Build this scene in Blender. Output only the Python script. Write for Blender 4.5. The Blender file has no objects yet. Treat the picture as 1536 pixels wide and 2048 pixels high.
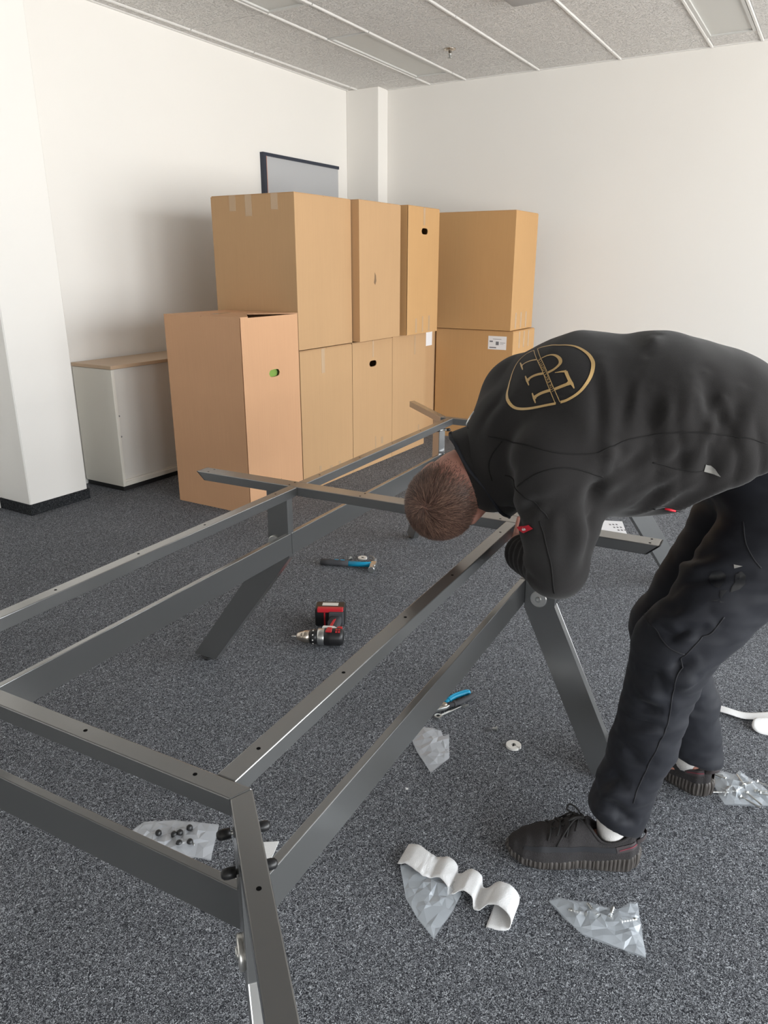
import bpy, bmesh, math, random
import numpy as np
from mathutils import Vector, Matrix, noise as mnoise
from mathutils.bvhtree import BVHTree
from mathutils.geometry import delaunay_2d_cdt

SC = bpy.context.scene
COL = SC.collection
R = math.radians

# ------------------------------------------------------------------ camera, world, light, exposure
cam_d = bpy.data.cameras.new('camera')
cam = bpy.data.objects.new('camera', cam_d); COL.objects.link(cam)
cam.location = (0, 0, 1.3536)
cam_d.sensor_fit = 'VERTICAL'; cam_d.sensor_height = 36.0
cam_d.lens = 1477.46 / 2048 * 36.0
cam_d.clip_start = 0.05
_p, _r = R(18.433), R(0.1109)
_f = Vector((0, math.cos(_p), -math.sin(_p))); _x = Vector((1, 0, 0)); _u = _x.cross(_f)
_rx = _x * math.cos(_r) + _u * math.sin(_r); _ry = -_x * math.sin(_r) + _u * math.cos(_r)
cam.matrix_world = Matrix(((_rx.x, _ry.x, -_f.x, 0), (_rx.y, _ry.y, -_f.y, 0), (_rx.z, _ry.z, -_f.z, 1.3536), (0, 0, 0, 1)))
SC.camera = cam

SC.view_settings.view_transform = 'Standard'
SC.view_settings.look = 'None'
SC.view_settings.gamma = 1.0
SC.view_settings.use_curve_mapping = False
SC.view_settings.exposure = 1.03

world = bpy.data.worlds.new('overcast_sky'); SC.world = world
world.use_nodes = True
wn = world.node_tree.nodes; wl = world.node_tree.links
for n in list(wn): wn.remove(n)
w_out = wn.new('ShaderNodeOutputWorld'); w_bg = wn.new('ShaderNodeBackground')
w_tc = wn.new('ShaderNodeTexCoord'); w_sep = wn.new('ShaderNodeSeparateXYZ'); w_ramp = wn.new('ShaderNodeValToRGB')
wl.new(w_tc.outputs['Generated'], w_sep.inputs[0]); 
w_map = wn.new('ShaderNodeMapRange'); w_map.inputs[1].default_value = -0.15; w_map.inputs[2].default_value = 0.25
wl.new(w_sep.outputs[2], w_map.inputs[0]); wl.new(w_map.outputs[0], w_ramp.inputs[0])
w_ramp.color_ramp.elements[0].color = (0.95, 0.93, 0.89, 1)      # ground and facades outside
w_ramp.color_ramp.elements[1].color = (0.89, 0.95, 1.0, 1)       # overcast sky
wl.new(w_ramp.outputs[0], w_bg.inputs[0]); w_bg.inputs[1].default_value = 6.4
wl.new(w_bg.outputs[0], w_out.inputs[0])

# room frame: local x = along the left wall (away), local y = towards the left wall
RZ = R(90 - 30.788)
DZ = R(90 - 27.928)                     # desk frame
H = 2.815; NL = 4.045; DF = 6.288; NR = -4.2; DB = -3.6
RM = Matrix.Rotation(RZ, 4, 'Z')
def room(d, n, z=0.0): return RM @ Vector((d, n, z))
DESK = Matrix.Translation((-0.2347, 0.7914, 0)) @ Matrix.Rotation(DZ, 4, 'Z')

WINS = [(-2.6, -0.6), (-0.4, 1.6), (1.8, 3.8), (4.0, 5.9)]
WZ0, WZ1 = 0.08, 2.62
for (a, b) in WINS:                      # sky portals in the window openings
    ld = bpy.data.lights.new('window_portal', 'AREA'); ld.shape = 'RECTANGLE'
    ld.size = b - a; ld.size_y = WZ1 - WZ0; ld.cycles.is_portal = True
    lo = bpy.data.objects.new('window_portal', ld); COL.objects.link(lo)
    lo.matrix_world = RM @ Matrix.Translation(((a + b) / 2, NR - 0.12, (WZ0 + WZ1) / 2)) @ Matrix.Rotation(R(90), 4, 'X')

# ------------------------------------------------------------------ helpers
def link(o, parent=None):
    COL.objects.link(o)
    if parent is not None: o.parent = parent
    return o
def tag(o, label=None, cat=None, group=None, kind=None):
    if label: o['label'] = label
    if cat: o['category'] = cat
    if group: o['group'] = group
    if kind: o['kind'] = kind
    return o
def empty(name, mw=None, label=None, cat=None, group=None):
    o = bpy.data.objects.new(name, None); COL.objects.link(o); o.empty_display_size = 0.05
    if mw is not None: o.matrix_world = mw
    return tag(o, label, cat, group)
def obj(name, bm, mat, parent=None, smooth=False, mw=None, recalc=True):
    if recalc: bmesh.ops.recalc_face_normals(bm, faces=bm.faces)
    me = bpy.data.meshes.new(name); bm.to_mesh(me); bm.free()
    for m in (mat if isinstance(mat, (list, tuple)) else [mat]): me.materials.append(m)
    if smooth: me.polygons.foreach_set('use_smooth', [True] * len(me.polygons))
    o = link(bpy.data.objects.new(name, me), parent)
    if mw is not None: o.matrix_world = mw
    return o
def pyobj(name, v, f, mat, parent=None, smooth=True, mw=None):
    me = bpy.data.meshes.new(name); me.from_pydata([tuple(p) for p in v], [], [tuple(q) for q in f]); me.update()
    me.materials.append(mat)
    if smooth: me.polygons.foreach_set('use_smooth', [True] * len(me.polygons))
    o = link(bpy.data.objects.new(name, me), parent)
    if mw is not None: o.matrix_world = mw
    return o
def autosmooth(o, ang=35):
    me = o.data
    me.polygons.foreach_set('use_smooth', [True] * len(me.polygons))
    me.set_sharp_from_angle(angle=R(ang)); return o
def box(bm, x0, x1, y0, y1, z0, z1, bev=0.0, seg=1, M=None):
    v = [bm.verts.new(p) for p in ((x0,y0,z0),(x1,y0,z0),(x1,y1,z0),(x0,y1,z0),(x0,y0,z1),(x1,y0,z1),(x1,y1,z1),(x0,y1,z1))]
    fs = [bm.faces.new([v[i] for i in q]) for q in ((3,2,1,0),(4,5,6,7),(0,1,5,4),(1,2,6,5),(2,3,7,6),(3,0,4,7))]
    if M is not None: bmesh.ops.transform(bm, matrix=M, verts=v)
    if bev > 0:
        es = list({e for f in fs for e in f.edges})
        bmesh.ops.bevel(bm, geom=es, offset=bev, segments=seg, affect='EDGES', profile=0.5)
    return bm
def NB(): return bmesh.new()
def bx(*a, **k): return box(NB(), *a, **k)
def prism(bm, pts, z0, z1, fn=None, bev=0.0, seg=1):
    """pts 2-D outline, extruded along the third axis; fn(a,b,c) maps to xyz"""
    fn = fn or (lambda a, b, c: (a, b, c))
    A = [bm.verts.new(fn(p[0], p[1], z0)) for p in pts]; B = [bm.verts.new(fn(p[0], p[1], z1)) for p in pts]
    n = len(pts); fs = [bm.faces.new(A[::-1]), bm.faces.new(B)]
    for i in range(n): fs.append(bm.faces.new((A[i], A[(i+1) % n], B[(i+1) % n], B[i])))
    if bev > 0:
        es = list({e for f in fs for e in f.edges})
        bmesh.ops.bevel(bm, geom=es, offset=bev, segments=seg, affect='EDGES', profile=0.5)
    return bm
def lathe(bm, prof, n=24, M=None, caps=True):
    """prof: list of (r, z) along local z"""
    rings = []
    for r, z in prof:
        rings.append([bm.verts.new((r*math.cos(2*math.pi*i/n), r*math.sin(2*math.pi*i/n), z)) for i in range(n)])
    for a, b in zip(rings, rings[1:]):
        for i in range(n): bm.faces.new((a[i], a[(i+1) % n], b[(i+1) % n], b[i]))
    if caps:
        bm.faces.new(rings[0][::-1]); bm.faces.new(rings[-1])
    if M is not None: bmesh.ops.transform(bm, matrix=M, verts=[v for r in rings for v in r])
    return bm
def tube(bm, pts, r, n=8, caps=True):
    pts = [Vector(p) for p in pts]; rr = r if isinstance(r, (list, tuple)) else [r]*len(pts)
    rings = []; up = None
    for i, p in enumerate(pts):
        t = (pts[min(i+1, len(pts)-1)] - pts[max(i-1, 0)]).normalized()
        if up is None:
            up = Vector((0, 0, 1)) if abs(t.z) < 0.9 else Vector((1, 0, 0))
        s = t.cross(up).normalized(); up = s.cross(t).normalized()
        rings.append([bm.verts.new(p + (s*math.cos(2*math.pi*k/n) + up*math.sin(2*math.pi*k/n))*rr[i]) for k in range(n)])
    for a, b in zip(rings, rings[1:]):
        for k in range(n): bm.faces.new((a[k], a[(k+1) % n], b[(k+1) % n], b[k]))
    if caps: bm.faces.new(rings[0][::-1]); bm.faces.new(rings[-1])
    return bm
def along(p, d, up=(0, 0, 1)):
    """matrix whose local z points along d at p"""
    d = Vector(d).normalized(); u = Vector(up)
    if abs(d.dot(u)) > 0.95: u = Vector((1, 0, 0))
    x = u.cross(d).normalized(); y = d.cross(x)
    return Matrix(((x.x, y.x, d.x, p[0]), (x.y, y.y, d.y, p[1]), (x.z, y.z, d.z, p[2]), (0, 0, 0, 1)))
def copy_tree(o, parent=None):
    c = o.copy(); COL.objects.link(c)
    if parent is not None: c.parent = parent
    for ch in list(o.children): copy_tree(ch, c)
    return c
def smooth_poly(pts, n=6):
    """Catmull-Rom through 3-D points"""
    P = [Vector(p) for p in pts]; P = [2*P[0]-P[1]] + P + [2*P[-1]-P[-2]]; out = []
    for i in range(1, len(P)-2):
        for k in range(n):
            t = k/n
            out.append(0.5*((2*P[i]) + (P[i+1]-P[i-1])*t + (2*P[i-1]-5*P[i]+4*P[i+1]-P[i+2])*t*t + (-P[i-1]+3*P[i]-3*P[i+1]+P[i+2])*t**3))
    out.append(P[-2]); return out

# ------------------------------------------------------------------ materials
def srgb(h):
    h = h.lstrip('#'); c = [int(h[i:i+2], 16)/255 for i in (0, 2, 4)]
    return tuple(x/12.92 if x <= 0.04045 else ((x+0.055)/1.055)**2.4 for x in c) + (1,)
def mat(name, col, rough=0.6, metal=0.0, spec=0.5, noise=None, bump=None, sheen=0.0, coat=0.0):
    """noise=(scale, amount, detail); bump=(scale, strength, dist)"""
    m = bpy.data.materials.new(name); m.use_nodes = True
    nt = m.node_tree; b = nt.nodes['Principled BSDF']
    c = srgb(col) if isinstance(col, str) else tuple(col) + (1,)
    b.inputs['Base Color'].default_value = c; b.inputs['Roughness'].default_value = rough
    b.inputs['Metallic'].default_value = metal; b.inputs['Specular IOR Level'].default_value = spec
    if sheen: b.inputs['Sheen Weight'].default_value = sheen; b.inputs['Sheen Roughness'].default_value = 0.5
    if coat: b.inputs['Coat Weight'].default_value = coat; b.inputs['Coat Roughness'].default_value = 0.2
    if noise or bump:
        tc = nt.nodes.new('ShaderNodeTexCoord')
    if noise:
        n = nt.nodes.new('ShaderNodeTexNoise'); n.inputs['Scale'].default_value = noise[0]; n.inputs['Detail'].default_value = noise[2] if len(noise) > 2 else 3
        nt.links.new(tc.outputs['Object'], n.inputs['Vector'])
        mx = nt.nodes.new('ShaderNodeMix'); mx.data_type = 'RGBA'
        a = noise[1]
        mx.inputs[6].default_value = tuple(max(0, x*(1-a)) for x in c[:3]) + (1,); mx.inputs[7].default_value = tuple(min(1, x*(1+a)) for x in c[:3]) + (1,)
        nt.links.new(n.outputs['Fac'], mx.inputs[0]); nt.links.new(mx.outputs[2], b.inputs['Base Color'])
    if bump:
        n2 = nt.nodes.new('ShaderNodeTexNoise'); n2.inputs['Scale'].default_value = bump[0]; n2.inputs['Detail'].default_value = 4
        nt.links.new(tc.outputs['Object'], n2.inputs['Vector'])
        bp = nt.nodes.new('ShaderNodeBump'); bp.inputs['Strength'].default_value = bump[1]; bp.inputs['Distance'].default_value = bump[2]
        nt.links.new(n2.outputs['Fac'], bp.inputs['Height']); nt.links.new(bp.outputs[0], b.inputs['Normal'])
    return m

M = {}
M['wall'] = mat('white_wall_paint', (0.845, 0.825, 0.79), 0.75, bump=(220, 0.08, 0.002), noise=(1.3, 0.02))
M['wall_far'] = M['wall']
M['tile'] = mat('mineral_ceiling_tile', (0.89, 0.875, 0.85), 0.95, spec=0.1, noise=(160, 0.10, 2))
def tile_mat():
    m = M['tile']; nt = m.node_tree; b = nt.nodes['Principled BSDF']
    tc = nt.nodes.new('ShaderNodeTexCoord'); v = nt.nodes.new('ShaderNodeTexNoise'); v.inputs['Scale'].default_value = 95; v.inputs['Detail'].default_value = 4; v.inputs['Distortion'].default_value = 1.2
    rp = nt.nodes.new('ShaderNodeValToRGB'); rp.color_ramp.elements[0].position = 0.36; rp.color_ramp.elements[1].position = 0.48
    bp = nt.nodes.new('ShaderNodeBump'); bp.inputs['Strength'].default_value = 1.0; bp.inputs['Distance'].default_value = 0.006
    nt.links.new(tc.outputs['Object'], v.inputs['Vector']); nt.links.new(v.outputs['Fac'], rp.inputs[0]); nt.links.new(rp.outputs[0], bp.inputs['Height']); nt.links.new(bp.outputs[0], b.inputs['Normal'])
tile_mat()
M['tbar'] = mat('white_enamel_bar', (0.78, 0.77, 0.75), 0.28, spec=0.6)
M['slab'] = mat('ceiling_void', (0.30, 0.29, 0.28), 0.9)
M['panel'] = mat('light_diffuser', (0.66, 0.66, 0.63), 0.45)
M['panelframe'] = mat('light_frame', (0.62, 0.62, 0.60), 0.35)
M['darkgrey'] = mat('grey_plastic', (0.22, 0.22, 0.22), 0.5)
M['lightgrey'] = mat('light_grey_plastic', (0.42, 0.42, 0.42), 0.5)
M['paint'] = mat('anthracite_powder_coat', (0.072, 0.073, 0.072), 0.40, metal=0.2, spec=0.6, bump=(900, 0.05, 0.0005), coat=1.0)
M['paint'].node_tree.nodes['Principled BSDF'].inputs['Coat IOR'].default_value = 2.7
M['black'] = mat('black_plastic', (0.012, 0.012, 0.013), 0.4)
M['hole'] = mat('hole_black', (0.004, 0.004, 0.004), 0.9, spec=0.1)
M['steel'] = mat('zinc_steel', (0.62, 0.63, 0.62), 0.32, metal=1.0)
M['chrome'] = mat('bright_washer', (0.80, 0.79, 0.76), 0.28, metal=0.85)
M['nickel'] = mat('warm_nickel', (0.62, 0.55, 0.47), 0.3, metal=1.0)
M['whiteplastic'] = mat('white_plastic', (0.78, 0.76, 0.72), 0.35)
M['tape'] = mat('clear_packing_tape', (0.50, 0.345, 0.21), 0.2, coat=0.3)
M['label'] = mat('paper_label', (0.82, 0.82, 0.84), 0.6)
M['print'] = mat('label_print', (0.16, 0.16, 0.18), 0.6)
M['greenfab'] = mat('green_fabric', (0.22, 0.36, 0.07), 0.9)
M['cabinet'] = mat('off_white_cabinet', (0.74, 0.71, 0.64), 0.45)
M['cabdoor'] = mat('satin_tambour_door', (0.70, 0.675, 0.63), 0.33, spec=0.6)
M['plinth'] = mat('black_plinth', (0.015, 0.015, 0.016), 0.6)
M['navy'] = mat('navy_frame', (0.018, 0.025, 0.045), 0.4)
M['copper'] = mat('copper_edge', (0.42, 0.20, 0.13), 0.4)
M['board'] = mat('grey_board', (0.47, 0.48, 0.50), 0.25)
M['red'] = mat('red_plastic', (0.52, 0.02, 0.03), 0.4)
M['blue'] = mat('cyan_blue_grip', (0.0, 0.30, 0.52), 0.4)
M['rubber'] = mat('grey_rubber', (0.05, 0.05, 0.055), 0.75)
M['foam'] = mat('white_foam_wrap', (0.82, 0.82, 0.82), 0.6, bump=(420, 0.6, 0.002), noise=(300, 0.08))
M['paper'] = mat('white_paper', (0.85, 0.86, 0.90), 0.6)

def wood_mat(name, c1, c2):
    m = mat(name, c1, 0.42); nt = m.node_tree; b = nt.nodes['Principled BSDF']
    tc = nt.nodes.new('ShaderNodeTexCoord'); mp = nt.nodes.new('ShaderNodeMapping'); mp.inputs['Scale'].default_value = (2, 40, 40)
    n = nt.nodes.new('ShaderNodeTexNoise'); n.inputs['Scale'].default_value = 3; n.inputs['Detail'].default_value = 6
    mx = nt.nodes.new('ShaderNodeMix'); mx.data_type = 'RGBA'; mx.inputs[6].default_value = tuple(c1)+(1,); mx.inputs[7].default_value = tuple(c2)+(1,)
    nt.links.new(tc.outputs['Object'], mp.inputs[0]); nt.links.new(mp.outputs[0], n.inputs['Vector']); nt.links.new(n.outputs['Fac'], mx.inputs[0]); nt.links.new(mx.outputs[2], b.inputs['Base Color'])
    return m
M['beech'] = wood_mat('beech_laminate', (0.50, 0.36, 0.24), (0.58, 0.43, 0.30))

def carton_mat(name, c):
    m = mat(name, c, 0.72, spec=0.25); nt = m.node_tree; b = nt.nodes['Principled BSDF']
    tc = nt.nodes.new('ShaderNodeTexCoord'); mp = nt.nodes.new('ShaderNodeMapping'); mp.inputs['Scale'].default_value = (60, 60, 1.2)
    n = nt.nodes.new('ShaderNodeTexNoise'); n.inputs['Scale'].default_value = 2.5; n.inputs['Detail'].default_value = 5
    n2 = nt.nodes.new('ShaderNodeTexNoise'); n2.inputs['Scale'].default_value = 3.0; n2.inputs['Detail'].default_value = 3
    ad = nt.nodes.new('ShaderNodeMath'); ad.operation = 'ADD'
    mx = nt.nodes.new('ShaderNodeMix'); mx.data_type = 'RGBA'
    mx.inputs[6].default_value = tuple(x*0.90 for x in c)+(1,); mx.inputs[7].default_value = tuple(x*1.10 for x in c)+(1,)
    hf = nt.nodes.new('ShaderNodeMath'); hf.operation = 'MULTIPLY'; hf.inputs[1].default_value = 0.5
    nt.links.new(tc.outputs['Object'], mp.inputs[0]); nt.links.new(mp.outputs[0], n.inputs['Vector']); nt.links.new(tc.outputs['Object'], n2.inputs['Vector'])
    nt.links.new(n.outputs['Fac'], ad.inputs[0]); nt.links.new(n2.outputs['Fac'], ad.inputs[1]); nt.links.new(ad.outputs[0], hf.inputs[0]); nt.links.new(hf.outputs[0], mx.inputs[0])
    nt.links.new(mx.outputs[2], b.inputs['Base Color'])
    wv = nt.nodes.new('ShaderNodeTexNoise'); wv.inputs['Scale'].default_value = 2.0; nt.links.new(mp.outputs[0], wv.inputs['Vector'])
    bp = nt.nodes.new('ShaderNodeBump'); bp.inputs['Strength'].default_value = 0.12; bp.inputs['Distance'].default_value = 0.002
    nt.links.new(wv.outputs['Fac'], bp.inputs['Height']); nt.links.new(bp.outputs[0], b.inputs['Normal'])
    return m
M['carton'] = carton_mat('brown_corrugated_card', (0.505, 0.315, 0.165))
M['carton2'] = carton_mat('pinkish_corrugated_card', (0.60, 0.345, 0.195))
M['carton3'] = carton_mat('golden_corrugated_card', (0.535, 0.315, 0.14))
M['cardin'] = mat('card_inside', (0.20, 0.125, 0.07), 0.9)

def carpet_mat(name='speckled_charcoal_carpet', k=1.0):
    m = mat(name, (0.05, 0.05, 0.055), 0.95, spec=0.12); nt = m.node_tree; b = nt.nodes['Principled BSDF']
    tc = nt.nodes.new('ShaderNodeTexCoord')
    n = nt.nodes.new('ShaderNodeTexNoise'); n.inputs['Scale'].default_value = 205; n.inputs['Detail'].default_value = 2.0; n.inputs['Roughness'].default_value = 0.6; n.inputs['Distortion'].default_value = 2.2
    rp = nt.nodes.new('ShaderNodeValToRGB'); e = rp.color_ramp.elements
    e[0].position = 0.36; e[0].color = (0.020, 0.021, 0.025, 1); e[1].position = 0.70; e[1].color = (0.62, 0.635, 0.66, 1)
    a = e.new(0.47); a.color = (0.052, 0.054, 0.060, 1); a = e.new(0.56); a.color = (0.19, 0.195, 0.205, 1)
    for q in e: q.color = tuple(x*k*t for x, t in zip(q.color[:3], (1.20, 1.22, 1.25))) + (1,)
    n3 = nt.nodes.new('ShaderNodeTexNoise'); n3.inputs['Scale'].default_value = 2.2; n3.inputs['Detail'].default_value = 4
    mx = nt.nodes.new('ShaderNodeMix'); mx.data_type = 'RGBA'; mx.blend_type = 'MULTIPLY'; mx.inputs[0].default_value = 1.0
    r3 = nt.nodes.new('ShaderNodeValToRGB'); r3.color_ramp.elements[0].position = 0.3; r3.color_ramp.elements[0].color = (0.86, 0.86, 0.86, 1); r3.color_ramp.elements[1].position = 0.7; r3.color_ramp.elements[1].color = (1, 1, 1, 1)
    nt.links.new(tc.outputs['Object'], n.inputs['Vector']); nt.links.new(tc.outputs['Object'], n3.inputs['Vector'])
    nt.links.new(n.outputs['Fac'], rp.inputs[0]); nt.links.new(n3.outputs['Fac'], r3.inputs[0])
    nt.links.new(rp.outputs[0], mx.inputs[6]); nt.links.new(r3.outputs[0], mx.inputs[7]); nt.links.new(mx.outputs[2], b.inputs['Base Color'])
    bp = nt.nodes.new('ShaderNodeBump'); bp.inputs['Strength'].default_value = 0.8; bp.inputs['Distance'].default_value = 0.004
    nt.links.new(n.outputs['Fac'], bp.inputs['Height']); nt.links.new(bp.outputs[0], b.inputs['Normal'])
    return m
M['carpet'] = carpet_mat()
M['skirt'] = carpet_mat('black_carpet_skirting', 0.22)

def bag_mat(name, tr, tint):
    m = bpy.data.materials.new(name); m.use_nodes = True; nt = m.node_tree
    for n in list(nt.nodes): nt.nodes.remove(n)
    out = nt.nodes.new('ShaderNodeOutputMaterial'); t = nt.nodes.new('ShaderNodeBsdfTransparent'); p = nt.nodes.new('ShaderNodeBsdfPrincipled'); mx = nt.nodes.new('ShaderNodeMixShader')
    p.inputs['Base Color'].default_value = tuple(tint)+(1,); p.inputs['Roughness'].default_value = 0.08; p.inputs['Specular IOR Level'].default_value = 0.8
    mx.inputs[0].default_value = tr
    nt.links.new(t.outputs[0], mx.inputs[1]); nt.links.new(p.outputs[0], mx.inputs[2]); nt.links.new(mx.outputs[0], out.inputs[0]); return m
M['bag'] = bag_mat('clear_polybag', 0.32, (0.80, 0.86, 0.92))
M['bagmilky'] = bag_mat('milky_polybag', 0.36, (0.84, 0.87, 0.92))
# ------------------------------------------------------------------ the room
def struct(name, bm, m, parent=None, mw=RM):
    o = obj(name, bm, m, parent)
    if parent is None: o.matrix_world = mw; o['kind'] = 'structure'
    return o
TH = 0.2
floor = struct('floor', bx(DB - TH, DF + TH, NR - TH, NL + TH, -0.1, 0), M['carpet'])
struct('wall_left', bx(DB - TH, DF + TH, NL, NL + TH, 0, H + 0.1), M['wall'])
struct('wall_far', bx(DF, DF + TH, NR, NL, 0, H + 0.1), M['wall_far'])
struct('wall_near', bx(DB - TH, DB, NR, NL, 0, H + 0.1), M['wall'])
wr = NB()                                # window wall on the right, with four openings
edges = [DB] + [e for w in WINS for e in w] + [DF]
box(wr, DB - TH, DF + TH, NR - TH, NR, 0, WZ0); box(wr, DB - TH, DF + TH, NR - TH, NR, WZ1, H + 0.1)
for i in range(0, len(edges), 2): box(wr, edges[i] - (TH if i == 0 else 0), edges[i+1] + (TH if i == len(edges) - 2 else 0), NR - TH, NR, WZ0, WZ1)
struct('wall_right', wr, M['wall'])
for i, (a, b) in enumerate(WINS):
    fr = NB()
    for x0, x1 in ((a, a+0.06), ((a+b)/2-0.03, (a+b)/2+0.03), (b-0.06, b)): box(fr, x0, x1, NR-0.10, NR-0.04, WZ0, WZ1)
    for z0, z1 in ((WZ0, WZ0+0.06), (WZ1-0.06, WZ1)): box(fr, a+0.06, b-0.06, NR-0.09, NR-0.05, z0, z1)
    struct('window_%d' % (i+1), fr, M['panelframe'])
struct('wall_pillar', bx(2.40, 2.785, 3.765, NL, 0, H, 0.006), M['wall'])
struct('wall_corner_column', bx(6.125, DF, 3.715, NL, 0, H, 0.004), M['wall'])
bb = NB(); box(bb, 2.392, 2.793, 3.757, NL, 0, 0.062)
struct('baseboard_pillar', bb, M['skirt'])
struct('baseboard_left', bx(4.25, DF, NL - 0.012, NL, 0, 0.062), M['skirt'])
struct('baseboard_far', bx(DF - 0.012, DF, NR, 3.715, 0, 0.062), M['skirt'])

ceiling = struct('ceiling', bx(DB, DF, NR, NL, H + 0.022, H + 0.1), M['slab'])
CN = [NL, 3.94, 3.297, 2.967, 2.336, 1.705, 1.072, 0.752, 0.12, -0.51]
CD = [2.242, 2.871, 4.128, 4.757, 6.014, DF]
LIGHTS = {(2, 3), (2, 1), (6, 3), (6, 1)}         # strip index, row index of the flat light panels
bar_n = CN[1:-1]
for i in range(len(CN) - 1):
    n1, n0 = CN[i], CN[i+1]
    for j in range(len(CD) - 1):
        d0, d1 = CD[j], CD[j+1]
        g0 = 0.012 if i > 0 else 0.0
        if (i, j) in LIGHTS: continue
        a0, a1 = d0 + 0.004, d1 - 0.004
        if j == 4: a1 = DF
        t = obj('ceiling_tile', bx(a0, a1, n0 + 0.011, n1 - g0, H, H + 0.02, 0.002), M['tile'], ceiling)
struct('trim_1', bx(2.2, DF, NL - 0.02, NL, H - 0.006, H + 0.001), M['tbar'])
struct('trim_2', bx(DF - 0.02, DF, -0.6, 3.715, H - 0.006, H + 0.001), M['tbar'])
for n in bar_n:
    for d0, d1 in zip(CD, CD[1:]):
        bm = prism(NB(), [(-0.0105, H + 0.012), (-0.0105, H - 0.004), (-0.006, H - 0.009), (0.006, H - 0.009), (0.0105, H - 0.004), (0.0105, H + 0.012)], d0 + 0.004, d1 - 0.004, lambda a, b, c, n=n: (c, n + a, b))
        obj('ceiling_bar', bm, M['tbar'], ceiling)
lab = {(2, 3): 'flat pale ceiling light panel nearest the corner column', (2, 1): 'flat pale ceiling light panel at the top edge above the left wall',
       (6, 3): 'flat pale ceiling light panel at the top right corner', (6, 1): None}
for (i, j), l in lab.items():
    if l is None: continue
    n1, n0, d0, d1 = CN[i] - 0.012, CN[i+1] + 0.012, CD[j] + 0.003, CD[j+1] - 0.003
    e = empty('ceiling_light', RM @ Matrix.Translation(((d0+d1)/2, (n0+n1)/2, H)), l, 'ceiling light', 'flat ceiling light panels')
    hx, hy = (d1-d0)/2, (n1-n0)/2
    fr = NB()
    for s in (-1, 1):
        box(fr, -hx, hx, s*hy - (0.02 if s > 0 else 0), s*hy + (0.02 if s < 0 else 0), -0.006, 0.02)
        box(fr, s*hx - (0.02 if s > 0 else 0), s*hx + (0.02 if s < 0 else 0), -hy + 0.02, hy - 0.02, -0.006, 0.02)
    obj('frame', fr, M['panelframe'], e)
    obj('diffuser', bx(-hx + 0.02, hx - 0.02, -hy + 0.02, hy - 0.02, 0.004, 0.018), M['panel'], e)

sp = empty('sprinkler_head', RM @ Matrix.Translation((5.40, 2.68, H)), 'small chrome sprinkler head on the ceiling above the boxes', 'sprinkler')
obj('rosette', lathe(NB(), [(0.042, 0.0), (0.040, -0.006), (0.022, -0.012), (0.012, -0.013)], 28), M['nickel'], sp, True)
obj('body', lathe(NB(), [(0.011, -0.010), (0.011, -0.028), (0.015, -0.030), (0.015, -0.038), (0.007, -0.040), (0.007, -0.055)], 16), M['steel'], sp, True)
obj('deflector', lathe(NB(), [(0.004, -0.054), (0.019, -0.056), (0.019, -0.059), (0.003, -0.060)], 20), M['steel'], sp, True)
fx = empty('ceiling_fixture', RM @ Matrix.Translation((4.49, 1.79, H)), 'grey rounded ceiling fixture cut off by the top edge', 'ceiling fixture')
obj('housing', bx(-0.16, 0.16, -0.15, 0.13, -0.05, -0.002, 0.03, 4), M['lightgrey'], fx, True)
obj('mounting_plate', bx(-0.12, 0.12, -0.10, 0.10, -0.004, 0.0), M['panelframe'], fx)

# ------------------------------------------------------------------ wall board
wb = empty('wall_board', RM @ Matrix.Translation((5.42, NL, 0)), 'grey wall board with a dark navy frame above the boxes', 'wall board')
d0, d1, z0, z1 = -0.515, 0.525, 1.30, 2.185
obj('panel', bx(d0 + 0.02, d1, -0.022, 0, z0 + 0.02, z1 - 0.02), M['board'], wb)
obj('frame_top', bx(d0, d1, -0.034, 0, z1 - 0.024, z1), M['navy'], wb)
obj('frame_side', bx(d0, d0 + 0.034, -0.034, 0, z0, z1 - 0.024), M['navy'], wb)
obj('frame_bottom', bx(d0, d1, -0.034, 0, z0 - 0.004, z0 + 0.02), M['navy'], wb)
obj('edge_strip', bx(d0 + 0.034, d0 + 0.046, -0.030, -0.020, z0 + 0.02, z1 - 0.024), M['copper'], wb)

# ------------------------------------------------------------------ sideboard
cb = empty('sideboard', RM @ Matrix.Translation((2.985, 3.678, 0)), 'low off-white sideboard with beech top behind the pillar', 'sideboard')
L, DP, ZT = 1.20, NL - 3.678 - 0.012, 0.78
obj('plinth', bx(0.015, L - 0.015, 0.02, DP, 0, 0.034), M['plinth'], cb)
obj('side_panel', bx(0, 0.022, 0, DP, 0.034, ZT - 0.02, 0.0015), M['cabinet'], cb)
obj('side_panel', bx(L - 0.022, L, 0, DP, 0.034, ZT - 0.02, 0.0015), M['cabinet'], cb)
obj('bottom_rail', bx(0.022, L - 0.022, 0, 0.02, 0.034, 0.062, 0.0015), M['cabinet'], cb)
obj('guide_rail', bx(0.022, L - 0.022, 0.006, 0.016, 0.062, 0.072), M['cabinet'], cb)
obj('back_panel', bx(0.022, L - 0.022, DP - 0.01, DP, 0.034, ZT - 0.02), M['cabinet'], cb)
dr = obj('tambour_door', bx(0.024, L - 0.024, 0.016, 0.030, 0.064, ZT - 0.022), M['cabdoor'], cb)
for z in (0.476, 0.347):
    obj('door_stud', lathe(NB(), [(0.005, 0), (0.005, 0.006), (0.003, 0.008)], 10, along((0.034, 0.016, z), (0, -1, 0))), M['darkgrey'], dr, True)
obj('top_board', bx(-0.004, L + 0.004, -0.006, DP, ZT - 0.018, ZT + 0.003, 0.0015), M['beech'], cb)

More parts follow.
